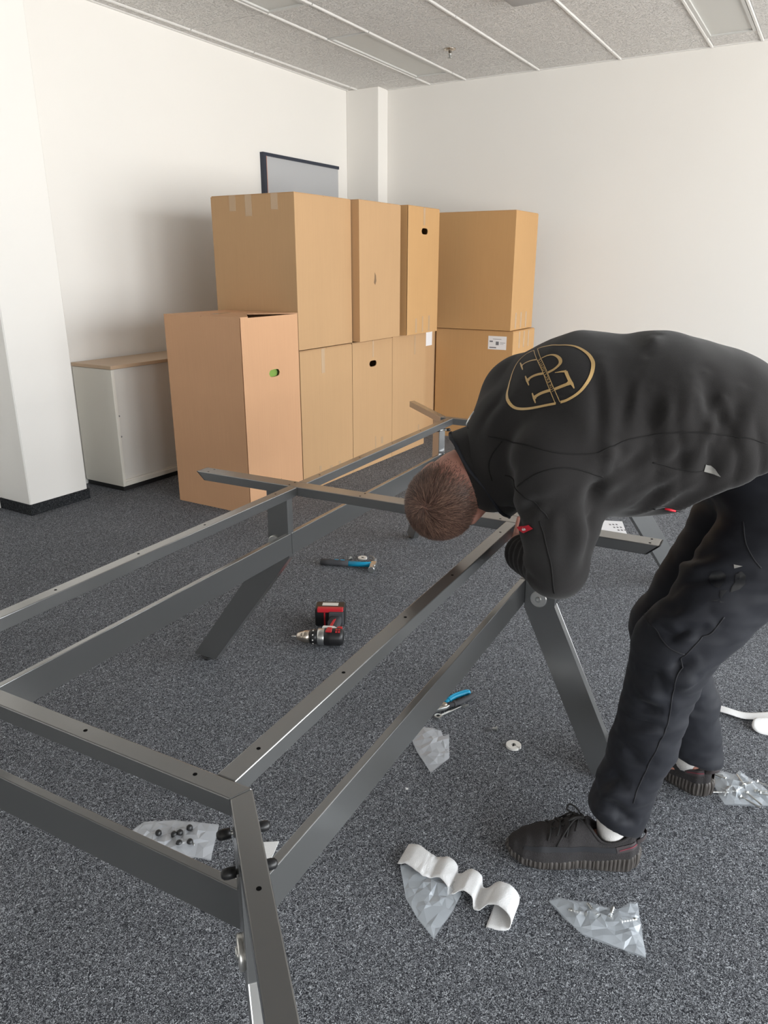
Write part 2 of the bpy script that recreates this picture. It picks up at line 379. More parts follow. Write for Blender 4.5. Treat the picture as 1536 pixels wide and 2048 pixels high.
# ------------------------------------------------------------------ cardboard boxes
def face_with_hole(bm, w, h, cx, cz, hw, hh, depth):
    """front face of a box (local x width, z height, at y=0) with a rounded hand hole and its thickness"""
    hole = []
    for k in range(16):
        t = 2*math.pi*k/16; c, s = math.cos(t), math.sin(t)
        hole.append((cx + hw*math.copysign(abs(c)**0.6, c), cz + hh*math.copysign(abs(s)**0.8, s)))
    vs = [Vector(p) for p in [(0, 0), (w, 0), (w, h), (0, h)]] + [Vector(p) for p in hole]
    es = [(0, 1), (1, 2), (2, 3), (3, 0)] + [(4+k, 4+(k+1) % 16) for k in range(16)]
    r = delaunay_2d_cdt([v.to_2d() for v in vs], es, [], 0, 1e-6)
    V = [bm.verts.new((p.x, 0, p.y)) for p in r[0]]
    for f in r[2]:
        c = sum((r[0][i] for i in f), Vector((0, 0)))/len(f)
        if abs((c.x-cx)/hw) ** 2 + abs((c.y-cz)/hh) ** 2 < 0.9: continue
        bm.faces.new([V[i] for i in f])
    A = [bm.verts.new((p[0], 0, p[1])) for p in hole]; B = [bm.verts.new((p[0], depth, p[1])) for p in hole]
    for k in range(16): bm.faces.new((A[k], A[(k+1) % 16], B[(k+1) % 16], B[k]))
def carton(d0, d1, n0, n1, z0, z1, label, m='carton', hole=None, open_flap=False, rot=0.0):
    """n0 is the face towards the room; hole=(d, z) position of the hand hole"""
    w, dp, h = d1-d0, n1-n0, z1-z0
    mw = RM @ Matrix.Translation((d0 + w/2, n0 + dp/2, z0)) @ Matrix.Rotation(rot, 4, 'Z')
    e = empty('cardboard_box', mw, label, 'cardboard box', 'stacked cardboard boxes')
    hx, hy = w/2, dp/2; t = 0.006; g = 0.003
    bm = NB()
    # tube of four walls (hollow), a bottom
    if hole:
        face_with_hole(bm, w, h - t, hole[0]-d0, hole[1]-z0, 0.048, 0.021, 0.006)
        bmesh.ops.translate(bm, vec=(-hx, -hy, 0), verts=bm.verts)
    else:
        box(bm, -hx, hx, -hy, -hy + t, 0, h - t)
    box(bm, -hx, hx, hy - t, hy, 0, h - t)
    box(bm, -hx, -hx + t, -hy + t, hy - t, 0, h - t); box(bm, hx - t, hx, -hy + t, hy - t, 0, h - t)
    box(bm, -hx + t, hx - t, -hy + t, hy - t, 0, t)
    bmesh.ops.remove_doubles(bm, verts=bm.verts, dist=0.00001)
    o = obj('body', bm, M[m], e)
    # top flaps
    if open_flap:
        fl = prism(NB(), [(-hx, -hy), (-hx*0.75, -hy), (hx*0.1, -hy + 0.19), (hx*0.85, -hy + 0.03), (hx, -hy), (hx, -0.002), (-hx, -0.002)], h - t, h - 0.0004)
        obj('top_flap', fl, M[m], e)
        obj('top_flap', prism(NB(), [(-hx, 0.002), (hx, 0.002), (hx, hy), (-hx, hy)], h - t, h - 0.0004), M[m], e)
    else:
        for s in (-1, 1):
            fl = NB(); x0, x1 = (-hx + g, -0.0015) if s < 0 else (0.0015, hx - g)
            box(fl, x0, x1, -hy + g, hy - g, h - t, h - 0.0004, 0.0015)
            obj('top_flap', fl, M[m], e)
    return e
def tape(e, name, x0, x1, y, z0, z1, m='tape', face='n', hx=0, **k):
    """thin strip on a face: face 'n' (room side, y=-hy) or 'd' (local x=-hx)"""
    if face == 'n': bm = bx(x0, x1, y - 0.0009, y - 0.0001, z0, z1)
    else: bm = bx(y - 0.0009, y - 0.0001, x0, x1, z0, z1)
    return obj(name, bm, M[m], e)

F = carton(3.05, 3.545, 2.70, 3.262, 0, 1.095, 'tall pinkish cardboard box standing in front of the stack with its lid gaping', 'carton2', hole=(3.314, 0.775), open_flap=True)
obj('tear', bx(0.035, 0.038, -0.2814, -0.281, 0.115, 0.15), M['cardin'], F)
obj('tape', bx(-0.12, 0.02, 0.015, 0.05, 1.0951, 1.0958), M['tape'], F)
gf = obj('cushion', lathe(NB(), [(0.001, 0), (0.10, 0.01), (0.13, 0.05), (0.10, 0.09), (0.001, 0.10)], 24, along((0, 0, 0), (0, 1, 0)), caps=False), M['greenfab'], None, True)
gf.matrix_world = RM @ Matrix.Translation((3.30, 2.712, 0.76)); tag(gf, 'green fabric showing through the hand hole of the front box', 'cushion')

B1 = carton(3.553, 4.117, 2.70, 3.28, 0, 0.873, 'bottom row cardboard box with a strip of torn tape, next to the tall front box', 'carton')
for (x, z0, z1, w) in ((-0.045, 0.72, 0.868, 0.035), (-0.10, 0.10, 0.135, 0.02), (0.02, 0.05, 0.11, 0.03), (0.12, 0.06, 0.12, 0.025)):
    tape(B1, 'tape', x - w/2, x + w/2, -0.29, z0, z1)
B2 = carton(4.121, 4.642, 2.70, 3.28, 0, 0.876, 'bottom row cardboard box with a black oval hand hole', 'carton', hole=(4.38, 0.716))
for (x, z0, z1, w) in ((0.0, 0.76, 0.87, 0.016), (0.03, 0.09, 0.20, 0.014), (0.12, 0.13, 0.18, 0.03)):
    tape(B2, 'tape', x - w/2, x + w/2, -0.29, z0, z1)
B3 = carton(4.646, 5.152, 2.70, 3.28, 0, 0.880, 'plain bottom row cardboard box under the narrow box with the square hole', 'carton')
for (x, z0, z1, w) in ((0.08, 0.72, 0.86, 0.025), (-0.12, 0.05, 0.11, 0.022), (0.02, 0.06, 0.12, 0.022), (0.16, 0.10, 0.17, 0.022)):
    tape(B3, 'tape', x - w/2, x + w/2, -0.29, z0, z1)
B4 = carton(5.175, 5.75, 2.80, 3.38, 0, 0.875, 'recessed cardboard box with a white label, wedged in the gap', 'carton')
tape(B4, 'label', -0.115, -0.01, -0.29, 0.745, 0.858, 'label')
T1 = carton(3.55, 4.122, 2.70, 3.318, 0.878, 1.743, 'large upper cardboard box at the left end of the stack, taped along its top edge', 'carton')
for (n, z0, w) in ((3.15, 1.655, 0.05), (3.03, 1.625, 0.05), (2.84, 1.655, 0.05)):
    y = n - 3.009
    tape(T1, 'tape', y - w/2, y + w/2, -0.286, z0 - 0.878, 0.862, face='d')
T2 = carton(4.13, 4.650, 2.645, 3.22, 0.884, 1.742, 'middle upper cardboard box with a brown scuff on its front', 'carton')
obj('scuff', prism(NB(), [(-0.07, 0.35), (-0.055, 0.375), (-0.06, 0.41), (-0.075, 0.43), (-0.078, 0.39), (-0.085, 0.365)], -0.2879, -0.2875, lambda a, b, c: (a, c, b)), M['cardin'], T2)
T3 = carton(4.70, 5.17, 2.615, 3.19, 0.884, 1.745, 'narrow upper cardboard box with a square black hand hole near the inner corner', 'carton3', hole=(4.945, 1.585))
for (x, z0, z1, w) in ((0.0, 0.74, 0.855, 0.028), (-0.10, 0.01, 0.11, 0.025), (0.0, 0.01, 0.12, 0.02), (0.10, 0.01, 0.12, 0.025)):
    tape(T3, 'tape', x - w/2, x + w/2, -0.2875, z0, z1)
R1 = carton(5.50, 5.97, 2.125, 2.785, 0, 0.876, 'lower right cardboard box with a white shipping label', 'carton3')
lb = obj('label', bx(-0.2358, -0.2351, -0.278, -0.126, 0.734, 0.836), M['label'], R1)
for (y0, y1, z0, z1) in ((-0.195, -0.138, 0.744, 0.752), (-0.235, -0.165, 0.812, 0.815), (-0.165, -0.138, 0.79, 0.80), (-0.215, -0.19, 0.768, 0.795), (-0.268, -0.225, 0.785, 0.788), (-0.255, -0.225, 0.775, 0.777)):
    obj('print', bx(-0.2362, -0.2357, y0, y1, z0, z1), M['print'], lb)
for y in (-0.10, 0.0, 0.1): tape(R1, 'tape', y - 0.012, y + 0.012, -0.33, 0.74, 0.866)
R2 = carton(5.495, 5.962, 2.150, 2.79, 0.880, 1.745, 'upper right cardboard box standing on the labelled box', 'carton3')
for y in (-0.13, -0.02, 0.09): tape(R2, 'tape', y - 0.014, y + 0.014, -0.32, 0.01, 0.13)
# ------------------------------------------------------------------ the desk frame being assembled
ZT, ZB = 0.715, 0.6868
desk = empty('desk_frame', DESK, 'anthracite steel frame of a long bench desk without its top, half assembled', 'desk frame')
PM = M['paint']
VC, UC = 0.664, 2.4306                       # mirror constants: v' = VC - v, u' = UC - u
S2 = math.sqrt(0.5)
def mir(p, mu, mv): return ((UC - p[0]) if mu else p[0], (VC - p[1]) if mv else p[1])
def flatpart(name, pts, z0, z1, mu=False, mv=False, bev=0.0018):
    return obj(name, prism(NB(), [mir(p, mu, mv) for p in pts], z0, z1, bev=bev, seg=2), PM, desk)
# long rails
for mv in (False, True):
    for (u0, u1) in ((0.030, 1.1882), (1.2424, 2.4006)):
        flatpart('rail', [(u0, -0.0306), (u1, -0.0306), (u1, 0), (u0, 0)], ZB, ZT, False, mv)
# end beams with mitred 45 degree arms
for mu in (False, True):
    flatpart('end_beam', [(0, -0.046), (0.0295, -0.0585), (0.0295, VC + 0.0585), (0, VC + 0.046)], ZB, ZT, mu)
    for mv in (False, True):
        arm = flatpart('beam_arm', [(-0.0003, -0.0466), (0.0295, -0.0592), (-0.272, -0.3605), (-0.3015, -0.3475)], ZB, ZT, mu, mv)
# middle beam
def vz(name, pts, u0, u1, bev=0.0018):
    return obj(name, prism(NB(), pts, u0, u1, lambda a, b, c: (c, a, b), bev=bev, seg=2), PM, desk)
mb = vz('middle_beam', [(-0.385, ZT), (-0.355, ZB), (1.028, ZB), (1.058, ZT)], 1.1887, 1.2420)
obj('end_cap', prism(NB(), [(1.0585, ZT - 0.001), (1.061, ZT - 0.001), (1.031, ZB), (1.0285, ZB)], 1.190, 1.241, lambda a, b, c: (c, a, b)), M['black'], mb)
obj('end_cap', prism(NB(), [(-0.3855, ZT - 0.001), (-0.3555, ZB), (-0.358, ZB), (-0.388, ZT - 0.001)], 1.190, 1.241, lambda a, b, c: (c, a, b)), M['black'], mb)
# lower bars
def bar(u0, u1, v0, v1): return obj('lower_bar', bx(u0, u1, v0, v1, 0.478, 0.550, 0.0015, 2), PM, desk)
for (u0, u1) in ((0.032, 1.2130), (1.2175, UC - 0.032)):
    bar(u0, u1, -0.056, -0.041); bar(u0, u1, VC + 0.046, VC + 0.061)
bar(0.015, 0.030, -0.041, VC + 0.041); bar(UC - 0.030, UC - 0.015, -0.041, VC + 0.041)
# legs
def leg(fn, prof, th):
    """prof in (s, z); fn(s, e, z) -> desk coordinates, e = offset across the leg"""
    l = obj('leg', prism(NB(), prof, -th, th, lambda a, b, c: fn(a, c, b), bev=0.0018, seg=2), PM, desk)
    return l
def foot(l, c):
    obj('levelling_foot', lathe(NB(), [(0.017, 0.0), (0.017, 0.006), (0.006, 0.007), (0.006, 0.014)], 16, Matrix.Translation(c)), M['black'], l, True)
def washer(l, c, nrm):
    w = obj('washer', lathe(NB(), [(0.0075, 0), (0.0215, 0.0), (0.0225, 0.002), (0.0225, 0.006), (0.021, 0.0075), (0.0085, 0.0075)], 32, along(c, nrm)), M['chrome'], l); autosmooth(w)
    obj('bolt_head', lathe(NB(), [(0.0085, 0.002), (0.0085, 0.009), (0.007, 0.0105), (0.004, 0.0105), (0.0035, 0.006)], 20, along(c, nrm)), M['steel'], w)
ml = leg(lambda s, e, z: (1.2155 + e, s, z), [(0.712, ZB), (0.712, 0.469), (1.054, 0.012), (1.153, 0.012), (0.790, 0.498), (0.790, ZB)], 0.0145)
foot(ml, (1.2155, 1.10, 0)); washer(ml, (1.201, 0.765, 0.515), (-1, 0, 0))
mr = leg(lambda s, e, z: (1.2155 + e, s, z), [(-0.060, ZB), (-0.060, 0.474), (-0.283, 0.012), (-0.371, 0.012), (-0.141, 0.492), (-0.141, ZB)], 0.0145)
foot(mr, (1.2155, -0.325, 0)); washer(mr, (1.201, -0.100, 0.508), (-1, 0, 0))
for mu in (False, True):
    for mv in (False, True):
        def fn(s, e, z, mu=mu, mv=mv):
            p = mir((0.008 - s*S2 + e*S2, -0.059 - s*S2 - e*S2), mu, mv); return (p[0], p[1], z)
        l = leg(fn, [(0.0, ZB), (0.0, 0.469), (0.335, 0.012), (0.435, 0.012), (0.078, 0.498), (0.078, ZB)], 0.0145)
        foot(l, fn(0.385, 0, 0))
        a, b = Vector(fn(0, -0.0145, 0)), Vector(fn(0, 0.0145, 0))
        washer(l, fn(0.04, -0.0145, 0.51), a - b)
        for s, z in ((-0.012, 0.655), (0.045, 0.645)):          # black capped bolts sticking out of both sides of the leg head
            for sg in (-1, 1):
                d = (Vector(fn(0, sg, 0)) - Vector(fn(0, 0, 0))).normalized()
                st = obj('bolt_stud', lathe(NB(), [(0.0035, 0.0), (0.0035, 0.014 if s > 0 else 0.026)], 10, along(fn(s, sg*0.0145 if s > 0 else 0.0, z), d)), M['steel'], l, True)
                obj('rubber_cap', lathe(NB(), [(0.0068, 0.003), (0.0072, 0.013), (0.0066, 0.018), (0.0038, 0.021), (0.0005, 0.0215)], 14, along(fn(s, sg*0.0135, z), d)), M['black'], st, True)
# screw holes in the top faces
def hole(u, v, parent=desk): obj('screw_hole', lathe(NB(), [(0.0031, -0.002), (0.0031, 0.0003)], 12, Matrix.Translation((u, v, ZT))), M['hole'], parent, False)
for u, v in ((0.016, 0.025), (0.016, 0.231), (0.016, 0.44), (0.016, 0.64), (-0.097, -0.165), (UC-0.016, 0.3), (UC-0.016, 0.5)): hole(u, v)
for u in (0.10, 0.33, 0.56, 0.79, 1.10, 1.34, 1.60, 1.85, 2.10, 2.33):
    hole(u, -0.0155); hole(u, VC + 0.0155)
for v in (-0.362, 0.02, 0.45, 0.70, 1.02):
    hole(1.2005, v); hole(1.230, v)

# ------------------------------------------------------------------ tools on the carpet
# cordless drill lying on its side, chuck to the left, battery away from the camera
dr = empty('cordless_drill', Matrix.Translation((-0.215, 2.475, 0)) @ Matrix.Rotation(R(-2), 4, 'Z'), 'red and black cordless drill lying on its side on the carpet', 'drill')
ZC = 0.036
X = lambda x: along((x, 0, ZC), (1, 0, 0))
obj('motor_housing', lathe(NB(), [(0.020, -0.012), (0.0315, -0.008), (0.033, 0.02), (0.033, 0.050), (0.029, 0.062), (0.016, 0.066)], 28, X(0)), M['black'], dr, True)
obj('gear_case', lathe(NB(), [(0.026, -0.034), (0.031, -0.030), (0.032, -0.008), (0.030, -0.004)], 28, X(0)), M['steel'], dr, True)
clutch = obj('clutch_collar', lathe(NB(), [(0.022, -0.062), (0.027, -0.058), (0.028, -0.036), (0.026, -0.034)], 28, X(0)), M['black'], dr, True)
for k in range(7):
    t = R(-30 + k*40)
    obj('clutch_mark', bx(-0.050, -0.046, -0.0025, 0.0025, 0.027, 0.0286, M=Matrix.Translation((0, 0, ZC)) @ Matrix.Rotation(t, 4, 'X')), M['whiteplastic'], clutch)
obj('chuck', lathe(NB(), [(0.006, -0.112), (0.014, -0.108), (0.019, -0.092), (0.0195, -0.090), (0.020, -0.086), (0.022, -0.084), (0.023, -0.062)], 28, X(0)), M['nickel'], dr, True)
obj('bit', lathe(NB(), [(0.001, -0.132), (0.003, -0.128), (0.003, -0.108)], 10, X(0)), M['steel'], dr, True)
rd = NB()
for a0 in range(0, 5):
    pass
obj('red_side_panel', prism(NB(), [(-0.002, -0.018), (0.022, -0.020), (0.022, 0.012), (0.004, 0.014)], ZC + 0.027, ZC + 0.0345, bev=0.002), M['red'], dr)
obj('badge_panel', prism(NB(), [(-0.018, 0.016), (0.040, 0.014), (0.028, 0.027), (-0.014, 0.030)], ZC + 0.010, ZC + 0.0325, bev=0.002), M['whiteplastic'], dr)
obj('red_rear_panel', prism(NB(), [(0.036, 0.012), (0.060, 0.010), (0.058, 0.026), (0.042, 0.028)], ZC + 0.006, ZC + 0.0315, bev=0.002), M['red'], dr)
vt = [obj('vent_slot', bx(0.036 + 0.010*i, 0.043 + 0.010*i, -0.022 + 0.013*j, -0.014 + 0.013*j, ZC + 0.0285, ZC + 0.0335 - 0.002*abs(j-1)), M['red'], dr) for i in range(2) for j in range(2)]
obj('grip', prism(NB(), [(0.000, 0.026), (0.036, 0.026), (0.046, 0.150), (0.000, 0.150), (-0.004, 0.09)], ZC - 0.018, ZC + 0.018, bev=0.010, seg=3), M['rubber'], dr, True)
obj('trigger', prism(NB(), [(-0.018, 0.040), (0.004, 0.036), (0.002, 0.066), (-0.012, 0.064)], ZC - 0.009, ZC + 0.010, bev=0.004, seg=2), M['red'], dr, True)
obj('grip_stripe', prism(NB(), [(0.006, 0.05), (0.018, 0.052), (0.026, 0.115), (0.016, 0.105)], ZC + 0.0165, ZC + 0.0195, bev=0.001), M['red'], dr)
bt = obj('battery', bx(-0.062, 0.056, 0.150, 0.222, 0.0, 0.078, 0.008, 3), M['black'], dr)
obj('battery_stripe', bx(-0.026, -0.020, 0.1490, 0.160, 0.006, 0.072), M['red'], bt)
obj('battery_band', bx(-0.052, 0.050, 0.146, 0.168, 0.062, 0.0805, 0.003), M['red'], bt)
obj('battery_label', bx(-0.035, 0.028, 0.180, 0.205, 0.0775, 0.0787), M['whiteplastic'], bt)
obj('battery_foot', bx(-0.006, 0.052, 0.138, 0.152, 0.008, 0.068, 0.004, 2), M['rubber'], bt)

# claw hammer
hm = empty('claw_hammer', Matrix.Translation((-0.300, 3.262, 0)) @ Matrix.Rotation(R(-9), 4, 'Z'), 'claw hammer with a black and bright blue handle on the carpet', 'hammer')
obj('grip', tube(NB(), [(0, 0, 0.016), (0.04, 0, 0.017), (0.09, 0, 0.016), (0.135, 0, 0.016)], [0.015, 0.016, 0.0145, 0.014], 12), M['rubber'], hm, True)
for k in range(2): obj('grip_inlay', bx(0.065 + 0.03*k, 0.085 + 0.03*k, 0.003, 0.008, 0.026, 0.0315), M['blue'], hm)
obj('handle', tube(NB(), [(0.13, 0, 0.016), (0.20, 0, 0.0165), (0.245, 0, 0.018)], [0.0135, 0.0125, 0.012], 12), M['blue'], hm, True)
hd = NB(); box(hd, 0.240, 0.268, -0.030, 0.022, 0.006, 0.030, 0.005, 2)
lathe(hd, [(0.010, 0.02), (0.0115, 0.03), (0.015, 0.034), (0.015, 0.056), (0.0135, 0.058)], 18, along((0.254, -0.005, 0.018), (0, -1, 0)))
head = obj('head', hd, M['steel'], hm)
for s in (-1, 1):
    obj('claw', tube(NB(), [(0.256, 0.018, 0.018 + s*0.006), (0.254, 0.045, 0.018 + s*0.007), (0.240, 0.072, 0.018 + s*0.008), (0.218, 0.090, 0.018 + s*0.009)], [0.009, 0.007, 0.005, 0.0025], 8), M['darkgrey'], head, True)

def disc_fitting(loc, label, rz=0, m='whiteplastic'):
    e = empty('cover_disc', Matrix.Translation(loc) @ Matrix.Rotation(rz, 4, 'Z'), label, 'disc', 'flat washer discs on the carpet')
    bm = NB(); n = 40; ro, ri, hh = 0.0225, 0.0065, 0.007
    ang = [R(8) + (2*math.pi - R(16))*k/n for k in range(n+1)]
    prs = []
    for t in ang:
        c, s = math.cos(t), math.sin(t)
        prs.append([bm.verts.new((r*c, r*s, z)) for r, z in ((ro, 0), (ro, hh-0.001), (ro-0.001, hh), (ri+0.001, hh), (ri, hh-0.001), (ri, 0))])
    for a, b in zip(prs, prs[1:]):
        for k in range(6): bm.faces.new((a[k], a[(k+1) % 6], b[(k+1) % 6], b[k]))
    bm.faces.new(prs[0]); bm.faces.new(prs[-1][::-1])
    obj('ring', bm, M[m], e)
    obj('notch_tab', bx(0.0185, 0.022, 0.0035, 0.0065, 0.0065, 0.0082), M['steel'], e)
    obj('slot', bx(-0.010, 0.006, -0.0014, 0.0014, 0.0055, 0.0073, M=Matrix.Rotation(R(120), 4, 'Z')), M['hole'], e)
    return e
disc_fitting((0.386, 1.862, 0.0), 'pale slotted washer disc near the standing desk leg', R(-50))
disc_fitting((-0.104, 3.343, 0.0), 'pale washer disc lying behind the hammer head', R(20), 'whiteplastic')

def screw(name, L, hr, r, parent=None):
    bm = NB()
    lathe(bm, [(hr*0.6, 0.0), (hr, 0.0012), (hr, 0.0025), (r*1.15, 0.005), (r, 0.006)] + [(r*(1.0 if k % 2 else 0.82), 0.006 + (L-0.008)*k/10) for k in range(11)] + [(r*0.5, L)], 14)
    lathe(bm, [(hr*0.4, -0.0002), (hr*0.4, 0.0001)], 6)
    return obj(name, bm, M['steel'], parent, False)
def place(o, loc, ax, label, cat='screw', group='loose zinc screws'):
    o.matrix_world = along(loc, ax); tag(o, label, cat, group); return o
place(screw('countersunk_screw', 0.016, 0.0085, 0.0042), (0.349, 1.938, 0.0085), (-1, 0.1, -0.05), 'single zinc countersunk screw between the pliers and the disc')
place(screw('countersunk_screw', 0.018, 0.0095, 0.0045), (-0.158, 3.326, 0.0095), (-0.6, -0.7, -0.1), 'single zinc countersunk screw beside the hammer handle')

# pliers and wrench
pl = empty('combination_pliers', Matrix.Translation((0.160, 2.030, 0)) @ Matrix.Rotation(math.atan2(0.108, 0.140), 4, 'Z'), 'combination pliers with bright blue and black handles on the carpet', 'pliers')
for s, nm in ((-1, 'jaw'), (1, 'jaw')):
    obj(nm, prism(NB(), [(-0.004, s*0.001), (0.030, s*0.001), (0.058, s*0.003), (0.062, s*0.013), (0.040, s*0.0155), (0.016, s*0.009), (-0.004, s*0.005)], 0.006, 0.017, bev=0.0015, seg=2), M['steel'], pl)
obj('pivot', lathe(NB(), [(0.0075, 0.016), (0.0075, 0.0195), (0.006, 0.0205)], 18, Matrix.Translation((0.046, 0, 0))), M['nickel'], pl, True)
for s, m2, nm in ((1, 'blue', 'handle'), (-1, 'rubber', 'handle')):
    pts = [(0.056, s*0.006, 0.012), (0.075, s*0.013, 0.013), (0.105, s*0.017, 0.013), (0.140, s*0.014, 0.012), (0.165, s*0.010, 0.011)]
    h_ = obj(nm, tube(NB(), smooth_poly(pts, 4), 0.0085, 12), M[m2], pl, True)
    obj('handle_guard', lathe(NB(), [(0.010, -0.003), (0.0115, 0), (0.010, 0.003)], 14, along(pts[1], Vector(pts[2]) - Vector(pts[1]))), M[m2], h_, True)
obj('handle_inlay', tube(NB(), smooth_poly([(0.080, 0.0165, 0.019), (0.105, 0.020, 0.0195), (0.140, 0.018, 0.018), (0.158, 0.015, 0.017)], 3), 0.0038, 8), M['blue'], pl, True)
wr = empty('open_end_wrench', Matrix.Translation((0.172, 2.008, 0)) @ Matrix.Rotation(math.atan2(0.085, 0.115), 4, 'Z'), 'small steel ring wrench lying against the pliers', 'wrench')
obj('shaft', prism(NB(), [(0.008, -0.0035), (0.100, -0.003), (0.100, 0.003), (0.008, 0.0035)], 0.001, 0.006, bev=0.001), M['steel'], wr)
rg = NB(); lathe(rg, [(0.0060, 0), (0.0115, 0), (0.0115, 0.008), (0.0060, 0.008), (0.0060, 0)], 24, caps=False)
obj('ring_end', rg, M['steel'], wr)
obj('open_end', prism(NB(), [(0.098, -0.005), (0.108, -0.010), (0.122, -0.009), (0.112, -0.003), (0.112, 0.003), (0.122, 0.009), (0.108, 0.010), (0.098, 0.005)], 0.001, 0.007), M['steel'], wr)

# ------------------------------------------------------------------ plastic bags, foam and paper
def inside(p, poly):
    c = False; n = len(poly)
    for i in range(n):
        (x1, y1), (x2, y2) = poly[i], poly[(i+1) % n]
        if (y1 > p[1]) != (y2 > p[1]) and p[0] < (x2-x1)*(p[1]-y1)/(y2-y1) + x1: c = not c
    return c
def edist(p, poly):
    m = 9; n = len(poly)
    for i in range(n):
        a = Vector(poly[i]); b = Vector(poly[(i+1) % n]); q = Vector(p); t = max(0, min(1, (q-a).dot(b-a)/((b-a).length_squared)))
        m = min(m, (q - a - (b-a)*t).length)
    return m
def crumple(poly, seed, hmax, n_pts, z0=0.0025, lower=True):
    rnd = random.Random(seed)
    xs = [p[0] for p in poly]; ys = [p[1] for p in poly]
    pts = []
    for i in range(len(poly)):
        a, b = Vector(poly[i]), Vector(poly[(i+1) % len(poly)]); k = max(1, int((b-a).length/0.02))
        for j in range(k): pts.append(a.lerp(b, j/k))
    nb = len(pts)
    tries = 0
    while len(pts) < nb + n_pts and tries < 6000:
        tries += 1
        p = Vector((rnd.uniform(min(xs), max(xs)), rnd.uniform(min(ys), max(ys))))
        if inside(p, poly) and edist(p, poly) > 0.006 and all((p-q).length > 0.006 for q in pts): pts.append(p)
    r = delaunay_2d_cdt(pts, [(i, (i+1) % nb) for i in range(nb)], [], 1, 1e-6)
    bm = NB(); top = []; low = []
    for p in r[0]:
        e = edist(p, poly); k = min(1.0, e/0.035)
        rr = random.Random(int((p.x*7919 + p.y*104729)*1000) + seed)
        z = z0 + 0.0015 + hmax*(k**0.7)*(0.25 + 0.75*rr.random()) + (0.004*rr.random() if e < 0.004 else 0)
        top.append(bm.verts.new((p.x, p.y, z)))
        low.append(bm.verts.new((p.x, p.y, z0 - 0.0012 + 0.002*rr.random())))
    for f in r[2]:
        bm.faces.new([top[i] for i in f])
        if lower: bm.faces.new([low[i] for i in f][::-1])
    return bm
def bag(poly, seed, hmax, n_pts, label, m='bag'):
    cx = sum(p[0] for p in poly)/len(poly); cy = sum(p[1] for p in poly)/len(poly)
    lp = [(p[0]-cx, p[1]-cy) for p in poly]
    o = obj('plastic_bag', crumple(lp, seed, hmax, n_pts), M[m], None, recalc=False); o.location = (cx, cy, 0)
    return tag(o, label, 'plastic bag', 'small clear plastic bags on the carpet')
bag([(0.083, 1.900), (0.117, 1.955), (0.150, 1.948), (0.176, 1.932), (0.180, 1.905), (0.199, 1.912), (0.190, 1.800), (0.133, 1.735), (0.098, 1.830)], 3, 0.016, 40, 'empty crumpled clear plastic bag below the pliers', 'bagmilky')
bag([(-0.640, 1.490), (-0.612, 1.541), (-0.534, 1.545), (-0.418, 1.531), (-0.413, 1.414), (-0.453, 1.422), (-0.52, 1.400)], 5, 0.012, 60, 'milky plastic bag with black stoppers seen through the desk frame', 'bagmilky')
bag([(0.040, 1.395), (0.051, 1.301), (0.075, 1.247), (0.107, 1.197), (0.122, 1.222), (0.150, 1.262), (0.178, 1.315), (0.150, 1.390), (0.110, 1.410)], 8, 0.012, 70, 'shiny crumpled plastic bag lying on the white foam strip', 'bag')
bag([(0.371, 1.296), (0.398, 1.303), (0.470, 1.286), (0.518, 1.273), (0.549, 1.291), (0.568, 1.291), (0.541, 1.152), (0.480, 1.180), (0.425, 1.207), (0.395, 1.250)], 11, 0.022, 70, 'shiny plastic bag of bolts in front of the shoe', 'bag')
bag([(0.902, 1.640), (0.912, 1.722), (0.951, 1.741), (0.983, 1.727), (1.002, 1.746), (1.016, 1.717), (1.045, 1.660), (1.060, 1.605), (0.975, 1.604), (0.904, 1.610)], 14, 0.022, 60, 'clear plastic bag full of long screws behind the heel', 'bag')
rs = random.Random(21)
for k in range(13):                       # screws in the bag behind the heel
    o = screw('zinc_screw', 0.055, 0.006, 0.0026)
    x, y = 0.935 + rs.uniform(0, 0.085), 1.628 + rs.uniform(0, 0.075)
    t = rs.uniform(0, 6.28)
    place(o, (x, y, 0.007 + 0.006*(k % 3)), (math.cos(t), math.sin(t), rs.uniform(-0.12, 0.12) if k % 3 else 0), 'long zinc screw inside the clear bag behind the heel', group='screws in the bag behind the heel')
for k in range(4):
    o = screw('zinc_bolt', 0.040, 0.0085, 0.0042)
    t = R(20 + 50*k)
    place(o, (0.445 + 0.022*k, 1.252 - 0.006*k, 0.0105), (-math.cos(t), math.sin(t), 0.0), 'zinc bolt inside the plastic bag in front of the shoe', cat='bolt', group='bolts in the bag in front of the shoe')
for k, (x, y) in enumerate(((-0.560, 1.492), (-0.520, 1.487), (-0.507, 1.493), (-0.487, 1.510), (-0.474, 1.462), (-0.500, 1.458))):
    o = obj('rubber_stopper', lathe(NB(), [(0.0075, 0), (0.008, 0.004), (0.0075, 0.013), (0.004, 0.017), (0.0008, 0.0175)], 16), M['black'], None, True)
    o.location = (x, y, 0.0035); tag(o, 'small black rubber stopper inside the milky bag', 'stopper', 'black stoppers in the milky bag')
o = obj('wire_ring', tube(NB(), [(0.016*math.cos(t*0.3), 0.012*math.sin(t*0.3), 0.012) for t in range(0, 12)], 0.0013, 6), M['steel'], None, True)
o.location = (-0.478, 1.452, 0); tag(o, 'thin bright wire arc inside the milky bag', 'wire')

